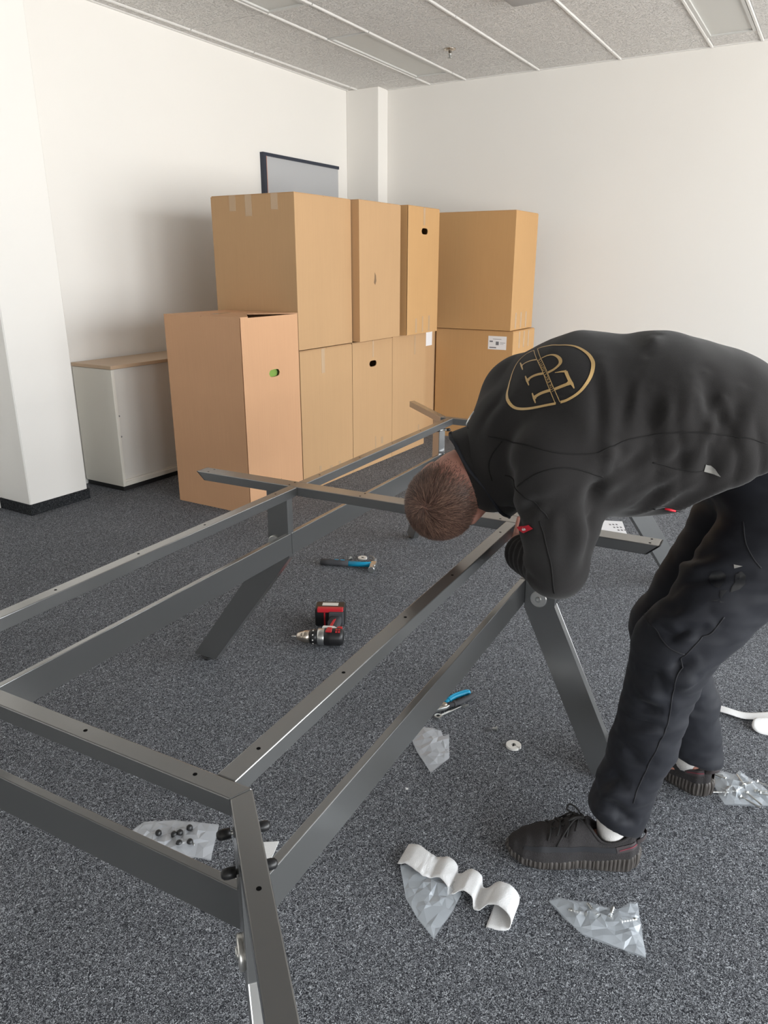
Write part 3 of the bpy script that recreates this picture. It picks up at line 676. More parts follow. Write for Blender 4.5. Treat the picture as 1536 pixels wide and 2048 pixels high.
def ribbon(path, width, nrm_side, m, name, label, cat, group=None, th=0.0016, jit=0.0, seed=1):
    """path: list of (x, y, z) for the middle line; the ribbon extends along nrm_side (horizontal vector)"""
    P = smooth_poly(path, 6); s = Vector(nrm_side).normalized(); bm = NB(); rows = []
    rnd = random.Random(seed); base = P[0].copy(); base.z = 0; K = 7
    for i, p in enumerate(P):
        t = (P[min(i+1, len(P)-1)] - P[max(i-1, 0)]).normalized(); nn = s.cross(t).normalized()
        if nn.z < 0: nn = -nn
        row = []
        for k in range(K):
            q = p + s*width*(k/(K-1) - 0.5) + Vector((0, 0, jit*mnoise.noise(Vector((i*0.31, k*0.5, seed)))))
            q.z = max(q.z, 0.0012)
            row.append((bm.verts.new(q - base + nn*th/2), bm.verts.new(q - base - nn*th/2)))
        rows.append(row)
    for a, b in zip(rows, rows[1:]):
        for k in range(K-1):
            bm.faces.new((a[k][0], b[k][0], b[k+1][0], a[k+1][0])); bm.faces.new((a[k][1], a[k+1][1], b[k+1][1], b[k][1]))
        bm.faces.new((a[0][0], a[0][1], b[0][1], b[0][0])); bm.faces.new((a[-1][0], b[-1][0], b[-1][1], a[-1][1]))
    for r_ in (rows[0], rows[-1]):
        for k in range(K-1): bm.faces.new((r_[k][0], r_[k+1][0], r_[k+1][1], r_[k][1]))
    o = obj(name, bm, M[m], None, True); o.location = base
    return tag(o, label, cat, group)
ribbon([(0.048, 1.428, 0.0100), (0.070, 1.418, 0.0180), (0.092, 1.398, 0.0180), (0.106, 1.386, 0.0160), (0.122, 1.382, 0.0136), (0.143, 1.376, 0.0204), (0.160, 1.358, 0.0136), (0.160, 1.344, 0.0043), (0.172, 1.340, 0.0085), (0.192, 1.338, 0.0221), (0.212, 1.322, 0.0187), (0.214, 1.304, 0.0051), (0.226, 1.298, 0.0068), (0.246, 1.298, 0.0238), (0.270, 1.286, 0.0289), (0.288, 1.266, 0.0204), (0.284, 1.250, 0.0068), (0.262, 1.250, 0.0026), (0.236, 1.260, 0.0017)],
       0.068, (0.42, 0.90, 0), 'foam', 'foam_wrap', 'wavy white foam wrap strip on the carpet in front of the shoe', 'foam wrap', jit=0.002, seed=4)
ribbon([(1.04, 2.075, 0.006), (1.09, 2.035, 0.012), (1.14, 2.014, 0.006), (1.20, 2.016, 0.004), (1.27, 2.03, 0.003)], 0.038, (0.3, 0.95, 0.0), 'foam', 'foam_strip', 'narrow white foam strip on the carpet behind the trouser leg', 'foam strip', seed=6)
ribbon([(1.21, 2.00, 0.008), (1.185, 1.985, 0.016), (1.165, 1.955, 0.010), (1.175, 1.93, 0.003), (1.22, 1.91, 0.002)], 0.06, (0.95, 0.1, 0), 'foam', 'foam_strip', 'curled white foam strip end at the right edge of the picture', 'foam strip', seed=7)
pp = obj('foam_sheet', prism(NB(), [(-0.363, 1.352), (-0.330, 1.470), (-0.258, 1.476), (-0.268, 1.424), (-0.320, 1.343)], 0.001, 0.003), M['foam'], None)
tag(pp, 'small white foam sheet on the carpet beneath the near desk corner', 'foam sheet')
ppr = obj('sheet_of_paper', prism(NB(), [(1.02, 3.95), (1.331, 3.90), (1.295, 3.70), (0.985, 3.75)], 0.0, 0.0015), M['paper'], None)
tag(ppr, 'white printed sheet of paper on the floor behind the desk', 'paper')
for i in range(3):
    for j in range(3):
        obj('print', bx(1.262 + 0.018*i - 0.01*j, 1.272 + 0.018*i - 0.01*j, 3.745 + 0.045*j, 3.765 + 0.045*j, 0.0014, 0.0017), M['print'], ppr)
sc_ = obj('paper_scrap', prism(NB(), [(-0.004, -0.002), (0.003, -0.003), (0.004, 0.003), (-0.003, 0.004)], 0.0, 0.002), M['foam'], None)
sc_.location = (0.064, 1.672, 0); tag(sc_, 'tiny white scrap on the carpet left of the shoe', 'scrap')
# ------------------------------------------------------------------ the person: smooth implicit surfaces
def surface_nets(vals, lo, vs):
    nx, ny, nz = vals.shape
    s = vals < 0
    acc = np.zeros((nx-1, ny-1, nz-1, 3), np.float32); cnt = np.zeros((nx-1, ny-1, nz-1), np.float32)
    C = [(i, j, k) for i in (0, 1) for j in (0, 1) for k in (0, 1)]
    sl = lambda o: (slice(o[0], nx-1+o[0]), slice(o[1], ny-1+o[1]), slice(o[2], nz-1+o[2]))
    for a in C:
        for ax in range(3):
            if a[ax]: continue
            b = list(a); b[ax] = 1; b = tuple(b)
            va, vb = vals[sl(a)], vals[sl(b)]
            m = s[sl(a)] != s[sl(b)]
            if not m.any(): continue
            t = va[m]/(va[m]-vb[m])
            p = np.empty((t.size, 3), np.float32)
            for q in range(3): p[:, q] = a[q]
            p[:, ax] += t
            acc[m] += p; cnt[m] += 1
    act = cnt > 0
    idx = -np.ones(act.shape, np.int64); idx[act] = np.arange(act.sum())
    base = np.argwhere(act).astype(np.float32)
    V = (base + acc[act]/cnt[act][:, None])*vs + np.array(lo, np.float32)
    F = []
    for ax in range(3):
        o1, o2 = [(1, 2), (2, 0), (0, 1)][ax]
        A = [slice(None)]*3; B = [slice(None)]*3; A[ax] = slice(0, -1); B[ax] = slice(1, None)
        for q in (o1, o2): A[q] = slice(1, -1); B[q] = slice(1, -1)
        sa, sb = s[tuple(A)], s[tuple(B)]
        for m, flip in ((sa & ~sb, False), (~sa & sb, True)):
            I = np.argwhere(m)
            if not len(I): continue
            I = I.copy(); I[:, o1] += 1; I[:, o2] += 1
            def c(d1, d2):
                J = I.copy(); J[:, o1] -= d1; J[:, o2] -= d2; return idx[J[:, 0], J[:, 1], J[:, 2]]
            q = np.stack([c(1, 1), c(0, 1), c(0, 0), c(1, 0)], 1)
            F.append(q[:, ::-1] if flip else q)
    F = np.concatenate(F); F = F[(F >= 0).all(1)]
    return V, F
def grid(lo, hi, vs):
    n = [int(math.ceil((b-a)/vs))+1 for a, b in zip(lo, hi)]
    ax = [lo[i] + vs*np.arange(n[i], dtype=np.float32) for i in range(3)]
    return np.meshgrid(*ax, indexing='ij')
def cone(X, a, b, ra, rb, S=(1, 1, 1)):
    """tapered capsule in a space scaled by S (S<1 widens that axis)"""
    ax, ay, az = [a[i]*S[i] for i in range(3)]; bx_, by, bz = [b[i]*S[i] for i in range(3)]
    dx, dy, dz = bx_-ax, by-ay, bz-az; L2 = dx*dx+dy*dy+dz*dz+1e-9
    px, py, pz = X[0]*S[0]-ax, X[1]*S[1]-ay, X[2]*S[2]-az
    t = np.clip((px*dx+py*dy+pz*dz)/L2, 0, 1)
    return np.sqrt((px-t*dx)**2+(py-t*dy)**2+(pz-t*dz)**2) - (ra+(rb-ra)*t)
def ell(X, c, r, B=None):
    """ellipsoid; B = 3 orthonormal axes (rows)"""
    p = [X[i]-c[i] for i in range(3)]
    if B is not None: p = [p[0]*B[k][0]+p[1]*B[k][1]+p[2]*B[k][2] for k in range(3)]
    k0 = np.sqrt(sum((p[i]/r[i])**2 for i in range(3))); k1 = np.sqrt(sum((p[i]/r[i]**2)**2 for i in range(3)))+1e-9
    return k0*(k0-1)/k1
def smin(a, b, k):
    h = np.clip(0.5+0.5*(b-a)/k, 0, 1)
    return b*(1-h)+a*h - k*h*(1-h)
def smax(a, b, k): return -smin(-a, -b, k)

# joints (world, metres)
HC = np.array([0.154, 1.650, 0.847])                    # head centre
SHL, ELL, WRL = (0.338, 1.435, 0.985), (0.374, 1.475, 0.738), (0.336, 1.668, 0.695)
SHR, ELR, WRR = (0.305, 1.795, 0.975), (0.430, 1.915, 0.850), (0.425, 1.870, 0.745)
HIPL, KNL, ANL = (0.865, 1.465, 0.865), (0.632, 1.435, 0.560), (0.548, 1.428, 0.115)
HIPR, KNR, ANR = (0.885, 1.645, 0.865), (0.705, 1.655, 0.500), (0.838, 1.672, 0.115)

def jacket_sdf(X):
    S = (1, 0.80, 1)
    T = [(0.93, 1.555, 0.800), (0.68, 1.56, 1.020), (0.58, 1.575, 1.042), (0.43, 1.605, 1.028), (0.330, 1.63, 0.985)]
    r = [0.160, 0.172, 0.177, 0.175, 0.140]
    d = None
    for i in range(4):
        c = cone(X, T[i], T[i+1], r[i], r[i+1], S)
        d = c if d is None else smin(d, c, 0.03)
    d = smin(d, cone(X, (0.50, 1.50, 0.985), (0.66, 1.50, 0.965), 0.130, 0.125), 0.05)             # slack front
    d = smin(d, cone(X, (0.40, 1.46, 0.99), (0.40, 1.76, 1.01), 0.105, 0.115), 0.06)          # shoulder girdle
    d = smin(d, cone(X, (0.33, 1.62, 0.955), (0.250, 1.645, 0.910), 0.115, 0.100), 0.04)        # base of the collar
    h = (X[0]-0.668)*0.57 + (X[2]-0.945)*(-0.82)          # hem plane
    d = smax(d, h, 0.012)
    d = smin(d, cone(X, (0.338, 1.728, 1.050), (0.430, 1.635, 1.058), 0.115, 0.163), 0.03); d = smin(d, cone(X, SHR, ELR, 0.090, 0.062), 0.05); d = smin(d, cone(X, ELR, WRR, 0.058, 0.044), 0.02)
    a = cone(X, SHL, (0.362, 1.45, 0.86), 0.086, 0.080); a = smin(a, cone(X, (0.362, 1.45, 0.86), ELL, 0.080, 0.066), 0.03)
    f = cone(X, ELL, WRL, 0.062, 0.044)
    a = smin(a, f, 0.018)
    d = smin(d, a, 0.022)
    # cuff of the near sleeve and the far sleeve, open neck
    w = np.array(WRL) - np.array(ELL); w = w/np.linalg.norm(w)
    # belly hangs a little flat
    return d
def trouser_sdf(X):
    S = (1, 0.82, 1)
    d = cone(X, (0.905, 1.555, 0.885), (0.80, 1.555, 0.985), 0.150, 0.140, S)
    d = smin(d, cone(X, (0.93, 1.50, 0.86), (0.93, 1.61, 0.86), 0.115, 0.115), 0.05)
    def leg(h, k, a, m):
        q = cone(X, h, k, 0.118, 0.084); q = smin(q, cone(X, k, m, 0.084, 0.070), 0.03); q = smin(q, cone(X, m, a, 0.070, 0.070), 0.02); return q
    l = leg(HIPL, KNL, (0.535, 1.425, 0.09), (0.590, 1.43, 0.32)); r_ = leg(HIPR, KNR, (0.846, 1.674, 0.07), (0.790, 1.665, 0.28))
    lc = (X[0]-0.540)*(-0.45) + (X[2]-0.122)*(-0.89); l = smax(l, lc, 0.006)
    rc = (X[0]-0.842)*(-0.25) + (X[1]-1.672)*(-0.1) + (X[2]-0.105)*(-0.96); r_ = smax(r_, rc, 0.006)
    d = smin(d, smin(l, r_, 0.02), 0.05)
    return d

def proj_line_dist(V, P):
    """distance of vertices to a 3-D polyline"""
    best = np.full(len(V), 9.0)
    for a, b in zip(P, P[1:]):
        a, b = np.array(a), np.array(b); e = b-a; t = np.clip(((V-a)@e)/(e@e+1e-12), 0, 1)
        best = np.minimum(best, np.linalg.norm(V-a-t[:, None]*e, axis=1))
    return best
def vnormals(V, F):
    n = np.zeros_like(V); q = V[F]; fn = np.cross(q[:, 2]-q[:, 0], q[:, 3]-q[:, 1])
    for k in range(4): np.add.at(n, F[:, k], fn)
    return n/(np.linalg.norm(n, axis=1)[:, None]+1e-12)
def relax(V, F, it=2, k=0.5):
    for _ in range(it):
        s = np.zeros_like(V); c = np.zeros(len(V))
        for i in range(4):
            for j in ((i+1) % 4, (i+3) % 4):
                np.add.at(s, F[:, i], V[F[:, j]]); np.add.at(c, F[:, i], 1)
        V = V*(1-k) + k*s/c[:, None]
    return V
def vnoise(V, sc, seed=0):
    return np.array([mnoise.noise(Vector((float(p[0])*sc[0]+seed, float(p[1])*sc[1], float(p[2])*sc[2]))) for p in V])
def implicit(fn, lo, hi, vs, it=2):
    X = grid(lo, hi, vs); v = fn(X).astype(np.float32)
    V, F = surface_nets(v, lo, vs)
    return relax(V.astype(np.float64), F, it), F
def apply_folds(V, F, folds):
    N = vnormals(V, F)
    d = np.zeros(len(V))
    for (P, amp, w) in folds:
        # fade towards both ends of the fold
        P = [np.array(p) for p in P]
        dist = proj_line_dist(V, P)
        L = sum(np.linalg.norm(b-a) for a, b in zip(P, P[1:]))
        e = np.minimum(np.linalg.norm(V-P[0], axis=1), np.linalg.norm(V-P[-1], axis=1))
        fade = np.clip(e/(0.42*L), 0.05, 1)
        d += 1.3*amp*np.exp(-(dist/(1.3*w))**2)*fade
    return V + N*d[:, None]
#FOLDS_BEGIN
JFOLDS = [
    ([(0.4364, 1.5064, 1.1951), (0.4292, 1.4663, 1.1750), (0.4221, 1.4054, 1.1228), (0.4180, 1.3716, 1.0786), (0.4131, 1.3516, 1.0325), (0.4124, 1.3478, 1.0131)], 0.006, 0.01),
    ([(0.4181, 1.4658, 1.1730), (0.4146, 1.4388, 1.1531), (0.4107, 1.3893, 1.1029), (0.4047, 1.3614, 1.0581), (0.3928, 1.3512, 1.0224), (0.3888, 1.3494, 1.0075)], -0.011, 0.012),
    ([(0.4776, 1.4291, 1.1570), (0.4726, 1.4168, 1.1437), (0.4618, 1.3912, 1.1102), (0.4501, 1.3711, 1.0788), (0.4441, 1.3582, 1.0513), (0.4421, 1.3544, 1.0400)], -0.007, 0.01),
    ([(0.4867, 1.4265, 1.1579), (0.4812, 1.4117, 1.1420), (0.4704, 1.3840, 1.1015), (0.4608, 1.3664, 1.0697), (0.4575, 1.3608, 1.0568)], 0.006, 0.009),
    ([(0.5034, 1.3951, 1.1336), (0.5014, 1.3865, 1.1211), (0.4983, 1.3702, 1.0891), (0.4971, 1.3584, 1.0539), (0.4972, 1.3553, 1.0394)], -0.009, 0.011),
    ([(0.5342, 1.3826, 1.1337), (0.5321, 1.3760, 1.1229), (0.5284, 1.3633, 1.0954), (0.5197, 1.3559, 1.0645), (0.5166, 1.3541, 1.0518)], 0.006, 0.009),
    ([(0.5125, 1.3892, 1.1316), (0.5119, 1.3798, 1.1172), (0.5127, 1.3624, 1.0806), (0.5138, 1.3577, 1.0656)], -0.004, 0.008),
    ([(0.5697, 1.3937, 1.1557), (0.5663, 1.3815, 1.1418), (0.5613, 1.3597, 1.1061), (0.5513, 1.3489, 1.0661), (0.5483, 1.3470, 1.0495)], 0.005, 0.01),
    ([(0.6073, 1.4065, 1.1654), (0.6064, 1.3926, 1.1525), (0.6077, 1.3670, 1.1196), (0.5973, 1.3471, 1.0740), (0.5951, 1.3436, 1.0548)], -0.011, 0.013),
    ([(0.5824, 1.3791, 1.1392), (0.5837, 1.3712, 1.1287), (0.5888, 1.3567, 1.1017), (0.5975, 1.3460, 1.0693), (0.6017, 1.3434, 1.0559)], 0.006, 0.009),
    ([(0.6293, 1.3713, 1.1239), (0.6286, 1.3655, 1.1150), (0.6281, 1.3539, 1.0925), (0.6267, 1.3442, 1.0647), (0.6269, 1.3419, 1.0533)], -0.014, 0.012),
    ([(0.6411, 1.3770, 1.1294), (0.6333, 1.3701, 1.1216), (0.6159, 1.3572, 1.1017), (0.6041, 1.3439, 1.0598), (0.5870, 1.3427, 1.0198), (0.5748, 1.3465, 0.9932), (0.5702, 1.3491, 0.9822)], 0.007, 0.009),
    ([(0.6360, 1.3736, 1.1255), (0.6362, 1.3660, 1.1149), (0.6390, 1.3521, 1.0879), (0.6411, 1.3452, 1.0695), (0.6423, 1.3431, 1.0620)], 0.007, 0.008),
    ([(0.6712, 1.3903, 1.1396), (0.6656, 1.3783, 1.1277), (0.6556, 1.3567, 1.0969), (0.6497, 1.3430, 1.0626), (0.6486, 1.3401, 1.0483)], -0.007, 0.013),
    ([(0.6807, 1.3766, 1.1241), (0.6746, 1.3653, 1.1102), (0.6641, 1.3463, 1.0743), (0.6585, 1.3380, 1.0387), (0.6359, 1.3406, 1.0001), (0.6278, 1.3439, 0.9838)], 0.006, 0.012),
    ([(0.4111, 1.3498, 0.9692), (0.4250, 1.3483, 0.9770), (0.4611, 1.3498, 0.9947), (0.4868, 1.3529, 1.0196), (0.4997, 1.3563, 1.0468), (0.5049, 1.3578, 1.0575)], -0.011, 0.011),
    ([(0.5027, 1.3536, 0.9912), (0.5160, 1.3522, 1.0019), (0.5476, 1.3460, 1.0290), (0.5948, 1.3436, 1.0548), (0.6144, 1.3445, 1.0646)], 0.005, 0.01),
    ([(0.5031, 1.3558, 0.9766), (0.5140, 1.3546, 0.9832), (0.5400, 1.3492, 1.0002), (0.5778, 1.3433, 1.0348), (0.5935, 1.3429, 1.0480)], -0.006, 0.012),
    ([(0.4858, 1.3814, 0.9140), (0.4964, 1.3739, 0.9272), (0.5242, 1.3607, 0.9579), (0.5490, 1.3497, 0.9898), (0.5593, 1.3467, 1.0019)], 0.007, 0.012),
    ([(0.4969, 1.4021, 0.8919), (0.5039, 1.3894, 0.9060), (0.5247, 1.3695, 0.9367), (0.5457, 1.3545, 0.9702), (0.5547, 1.3505, 0.9828)], -0.011, 0.014),
    ([(0.5171, 1.4001, 0.8937), (0.5243, 1.3881, 0.9065), (0.5452, 1.3689, 0.9343), (0.5699, 1.3524, 0.9709), (0.5803, 1.3476, 0.9847)], 0.006, 0.01),
    ([(0.4032, 1.3732, 0.9034), (0.4190, 1.3767, 0.9099), (0.4522, 1.3655, 0.9324), (0.4836, 1.3597, 0.9555), (0.4964, 1.3585, 0.9643)], -0.009, 0.02),
    ([(0.5533, 1.5365, 1.2222), (0.5466, 1.5206, 1.2184), (0.5337, 1.4914, 1.2082), (0.5172, 1.4646, 1.1931), (0.5113, 1.4559, 1.1870)], 0.007, 0.013),
    ([(0.4232, 1.3469, 0.9861), (0.4179, 1.3487, 0.9742), (0.4060, 1.3588, 0.9424), (0.4071, 1.3741, 0.9053), (0.4062, 1.3758, 0.8916)], -0.018, 0.013),
    ([(0.5912, 1.3594, 0.9452), (0.5975, 1.3538, 0.9575), (0.6148, 1.3447, 0.9861), (0.6335, 1.3394, 1.0131), (0.6414, 1.3386, 1.0235)], -0.006, 0.012),
    ([(0.4190, 1.3595, 1.0560), (0.4203, 1.3558, 1.0467), (0.4245, 1.3492, 1.0230), (0.4205, 1.3466, 0.9929), (0.4194, 1.3474, 0.9803)], 0.006, 0.008),
    ([(0.4337, 1.3545, 1.0430), (0.4378, 1.3530, 1.0373), (0.4485, 1.3507, 1.0226), (0.4449, 1.3483, 1.0028), (0.4436, 1.3481, 0.9946)], -0.005, 0.009),
    ([(0.4008, 1.3533, 0.9582), (0.4048, 1.3639, 0.9307), (0.4111, 1.3776, 0.8636), (0.4169, 1.4136, 0.7733), (0.4167, 1.4199, 0.7389)], -0.009, 0.012),
    ([(0.3736, 1.3492, 0.9832), (0.3783, 1.3542, 0.9538), (0.3906, 1.3669, 0.8779), (0.3938, 1.3964, 0.7804), (0.3947, 1.4074, 0.7397)], 0.006, 0.012),
    ([(0.2852, 1.5497, 0.8540), (0.2752, 1.4097, 0.9056), (0.3049, 1.3662, 0.9349), (0.3478, 1.3510, 0.9647), (0.3658, 1.3498, 0.9751)], 0.005, 0.012),
    ([(0.2745, 1.4586, 0.8513), (0.2778, 1.4146, 0.8773), (0.2983, 1.3761, 0.9163), (0.3325, 1.3577, 0.9324), (0.3472, 1.3558, 0.9371)], -0.007, 0.01),
    ([(0.2771, 1.6066, 0.8150), (0.2714, 1.4591, 0.8511), (0.3048, 1.3850, 0.8447), (0.3219, 1.3765, 0.8350)], -0.008, 0.009),
    ([(0.2968, 1.6490, 0.7154), (0.3119, 1.6121, 0.7423), (0.3122, 1.3763, 0.8586), (0.3282, 1.3668, 0.8725)], 0.006, 0.01),
    ([(0.3415, 1.3560, 0.9371), (0.3338, 1.3597, 0.9216), (0.3147, 1.3721, 0.8812), (0.3140, 1.3792, 0.8415), (0.3145, 1.3858, 0.8239)], -0.005, 0.01),
    ([(0.3345, 1.3516, 0.9645), (0.3420, 1.3567, 0.9328), (0.3594, 1.3626, 0.8531), (0.3636, 1.3956, 0.7695), (0.3642, 1.4052, 0.7361)], -0.004, 0.012),
    ([(0.2230, 1.5419, 0.9003), (0.2352, 1.5241, 0.9146), (0.2549, 1.4290, 0.9631), (0.2661, 1.3884, 0.9945), (0.2723, 1.3826, 1.0040)], -0.005, 0.01),
    ([(0.2456, 1.5987, 0.8212), (0.2563, 1.5691, 0.8430), (0.2673, 1.4262, 0.9164), (0.2744, 1.3932, 0.9369)], 0.007, 0.012),
    ([(0.1971, 1.5735, 1.0052), (0.2079, 1.5623, 1.0276), (0.2381, 1.5631, 1.0765), (0.2610, 1.5820, 1.1058), (0.2703, 1.5900, 1.1175)], -0.004, 0.01),
    ([(0.2080, 1.5442, 0.9985), (0.2203, 1.5317, 1.0232), (0.2547, 1.5318, 1.0768), (0.2752, 1.5391, 1.1073), (0.2833, 1.5411, 1.1196)], 0.004, 0.01),
    ([(0.3045, 1.5691, 0.7328), (0.3066, 1.5282, 0.7320), (0.3137, 1.4441, 0.7258), (0.3371, 1.4228, 0.7121), (0.3480, 1.4214, 0.7035)], -0.005, 0.008),
]
TFOLDS = [
    ([(0.6871, 1.7009, 0.6768), (0.6621, 1.4615, 0.7632), (0.7236, 1.3868, 0.8148)], -0.006, 0.012),
    ([(0.6828, 1.6479, 0.6726), (0.6584, 1.4287, 0.7545), (0.7433, 1.3624, 0.7910)], 0.005, 0.012),
    ([(0.6243, 1.4515, 0.7041), (0.6618, 1.4033, 0.7434), (0.7469, 1.3568, 0.7765)], -0.005, 0.01),
    ([(0.6480, 1.6231, 0.5758), (0.6163, 1.4482, 0.6919), (0.6360, 1.4216, 0.7176)], -0.006, 0.012),
    ([(0.5714, 1.4178, 0.6283), (0.6046, 1.3731, 0.6288), (0.6734, 1.3539, 0.6569)], -0.008, 0.012),
    ([(0.5764, 1.4475, 0.6366), (0.6080, 1.3901, 0.6517), (0.6658, 1.3660, 0.6905)], 0.006, 0.014),
    ([(0.5902, 1.3734, 0.6150), (0.6247, 1.3628, 0.6298), (0.6558, 1.3600, 0.6582)], 0.006, 0.01),
    ([(0.5430, 1.4121, 0.5278), (0.5726, 1.3661, 0.5361), (0.6000, 1.3539, 0.5108)], -0.006, 0.01),
    ([(0.5425, 1.4095, 0.4858), (0.5714, 1.3698, 0.4866), (0.6053, 1.3552, 0.4722)], 0.006, 0.012),
    ([(0.5402, 1.4063, 0.4585), (0.5604, 1.3757, 0.4538), (0.5998, 1.3563, 0.4522)], -0.006, 0.01),
    ([(0.5334, 1.4072, 0.4032), (0.5665, 1.3681, 0.4149), (0.6082, 1.3564, 0.4182)], -0.006, 0.009),
    ([(0.5309, 1.4036, 0.3753), (0.5680, 1.3663, 0.3965), (0.6054, 1.3568, 0.4082)], 0.005, 0.012),
    ([(0.5271, 1.3911, 0.3333), (0.5540, 1.3648, 0.3274), (0.5771, 1.3561, 0.3238)], -0.005, 0.012),
    ([(0.4941, 1.4223, 0.2196), (0.5227, 1.3815, 0.2628), (0.5524, 1.3615, 0.2527)], -0.006, 0.012),
    ([(0.4917, 1.4053, 0.1955), (0.5165, 1.3786, 0.2282), (0.5547, 1.3586, 0.2236)], 0.007, 0.012),
    ([(0.5208, 1.3698, 0.2035), (0.5336, 1.3603, 0.1795), (0.5801, 1.3620, 0.1620)], -0.007, 0.009),
    ([(0.4804, 1.4193, 0.1618), (0.5037, 1.3775, 0.1754), (0.5264, 1.3616, 0.1676)], 0.006, 0.01),
    ([(0.6376, 1.6297, 0.5621), (0.5739, 1.4139, 0.6304), (0.5902, 1.3734, 0.6150)], 0.004, 0.006),
    ([(0.5916, 1.3533, 0.5439), (0.6137, 1.3459, 0.5713), (0.6480, 1.3456, 0.5852)], -0.006, 0.01),
    ([(0.6101, 1.3502, 0.5178), (0.6389, 1.3460, 0.5345), (0.6537, 1.3469, 0.5478)], 0.004, 0.01),
    ([(0.6449, 1.3625, 0.4434), (0.7810, 1.5897, 0.2973), (0.8198, 1.5959, 0.2819)], -0.006, 0.01),
    ([(0.6488, 1.3807, 0.3361), (0.7916, 1.6066, 0.1578), (0.8164, 1.5992, 0.1752)], -0.006, 0.01),
    ([(0.6517, 1.3893, 0.3040), (0.7959, 1.6089, 0.1321), (0.8193, 1.6002, 0.1567)], 0.006, 0.01),
    ([(0.6600, 1.3784, 0.4081), (0.7953, 1.5946, 0.2426), (0.8243, 1.6000, 0.2273)], 0.005, 0.01),
]
#FOLDS_END

def fabric(name, c, weave, rough=0.85, sheen=0.3, b=0.25):
    m = mat(name, c, rough, spec=0.2, sheen=sheen, bump=(weave, b, 0.0015), noise=(14, 0.12, 4)); return m
M['fleece'] = fabric('charcoal_fleece', (0.0205, 0.019, 0.0188), 600, 0.95, 0.12)
M['trouser'] = fabric('black_navy_work_cloth', (0.015, 0.016, 0.021), 900, 0.62, 0.05, 0.12)
M['seam'] = mat('dark_seam', (0.022, 0.021, 0.021), 0.95, spec=0.1)
M['seamt'] = mat('dark_trouser_seam', (0.010, 0.010, 0.013), 0.8)
M['collar'] = mat('navy_collar_lining', (0.012, 0.014, 0.020), 0.8)
M['gold'] = mat('gold_print', (0.60, 0.40, 0.17), 0.45, noise=(500, 0.12), bump=(900, 0.3, 0.0008))
M['sock'] = mat('white_knit_sock', (0.78, 0.76, 0.74), 0.9, bump=(300, 0.5, 0.002))
M['badge'] = mat('red_badge', (0.62, 0.012, 0.030), 0.5)
M['white'] = mat('white_print', (0.85, 0.83, 0.83), 0.5)
M['silver'] = mat('reflective_silver', (0.30, 0.29, 0.27), 0.4, metal=0.3)
M['emblem'] = mat('glossy_black_print', (0.010, 0.011, 0.014), 0.30)

# --- body ---------------------------------------------------------------------------------------
_v = np.array([-0.079, -0.953, 0.294]); _v = _v/np.linalg.norm(_v); _rr = np.array([1.0, 0, 0]); _rr = _rr - _v*(_rr@_v); _rr /= np.linalg.norm(_rr); _uu = np.cross(_v, _rr)
def hv(a, b, c): q = a*_rr + b*_uu + c*_v; return q/np.linalg.norm(q)
HU = hv(-0.62, -0.70, 0.36)                              # crown of the head
HL = hv(0.795, -0.583, 0.163); HL = HL - HU*(HL@HU); HL /= np.linalg.norm(HL)
HF = np.cross(HL, HU)                                    # face direction
HB = [HL, HF, HU]
def hp(l, f, u): return HC + HL*l + HF*f + HU*u
def head_sdf(X):
    d = ell(X, hp(0, -0.012, 0.022), (0.079, 0.100, 0.090), HB)
    d = smin(d, ell(X, hp(0, 0.030, -0.045), (0.060, 0.066, 0.082), HB), 0.03)
    d = smin(d, ell(X, hp(0, 0.062, -0.095), (0.030, 0.026, 0.022), HB), 0.025)                     # chin
    d = smin(d, cone(X, hp(0, 0.094, 0.008), hp(0, 0.112, -0.030), 0.007, 0.012), 0.012)            # nose
    d = smin(d, cone(X, hp(-0.036, 0.084, 0.026), hp(0.036, 0.084, 0.026), 0.009, 0.009), 0.02)     # brow
    for s in (-1, 1):
        d = smax(d, -ell(X, hp(s*0.031, 0.096, 0.008), (0.016, 0.012, 0.010), HB), 0.010)           # eye sockets
        d = smin(d, ell(X, hp(s*0.031, 0.083, 0.008), (0.012, 0.012, 0.012), HB), 0.003)
        e = ell(X, hp(0.082 if s > 0 else -0.076, -0.008, -0.004), (0.012, 0.020, 0.034), HB)
        e = smax(e, -ell(X, hp(s*0.092, -0.004, 0.0), (0.008, 0.010, 0.018), HB), 0.004)
        d = smin(d, e, 0.006)
    d = smin(d, cone(X, hp(-0.020, 0.088, -0.060), hp(0.020, 0.088, -0.060), 0.006, 0.006), 0.010)  # lips
    d = smin(d, cone(X, hp(-0.018, 0.086, -0.070), hp(0.018, 0.086, -0.070), 0.007, 0.007), 0.010)
    d = smin(d, cone(X, hp(0, -0.040, -0.040), (0.262, 1.642, 0.935), 0.062, 0.068), 0.03)          # neck
    return d
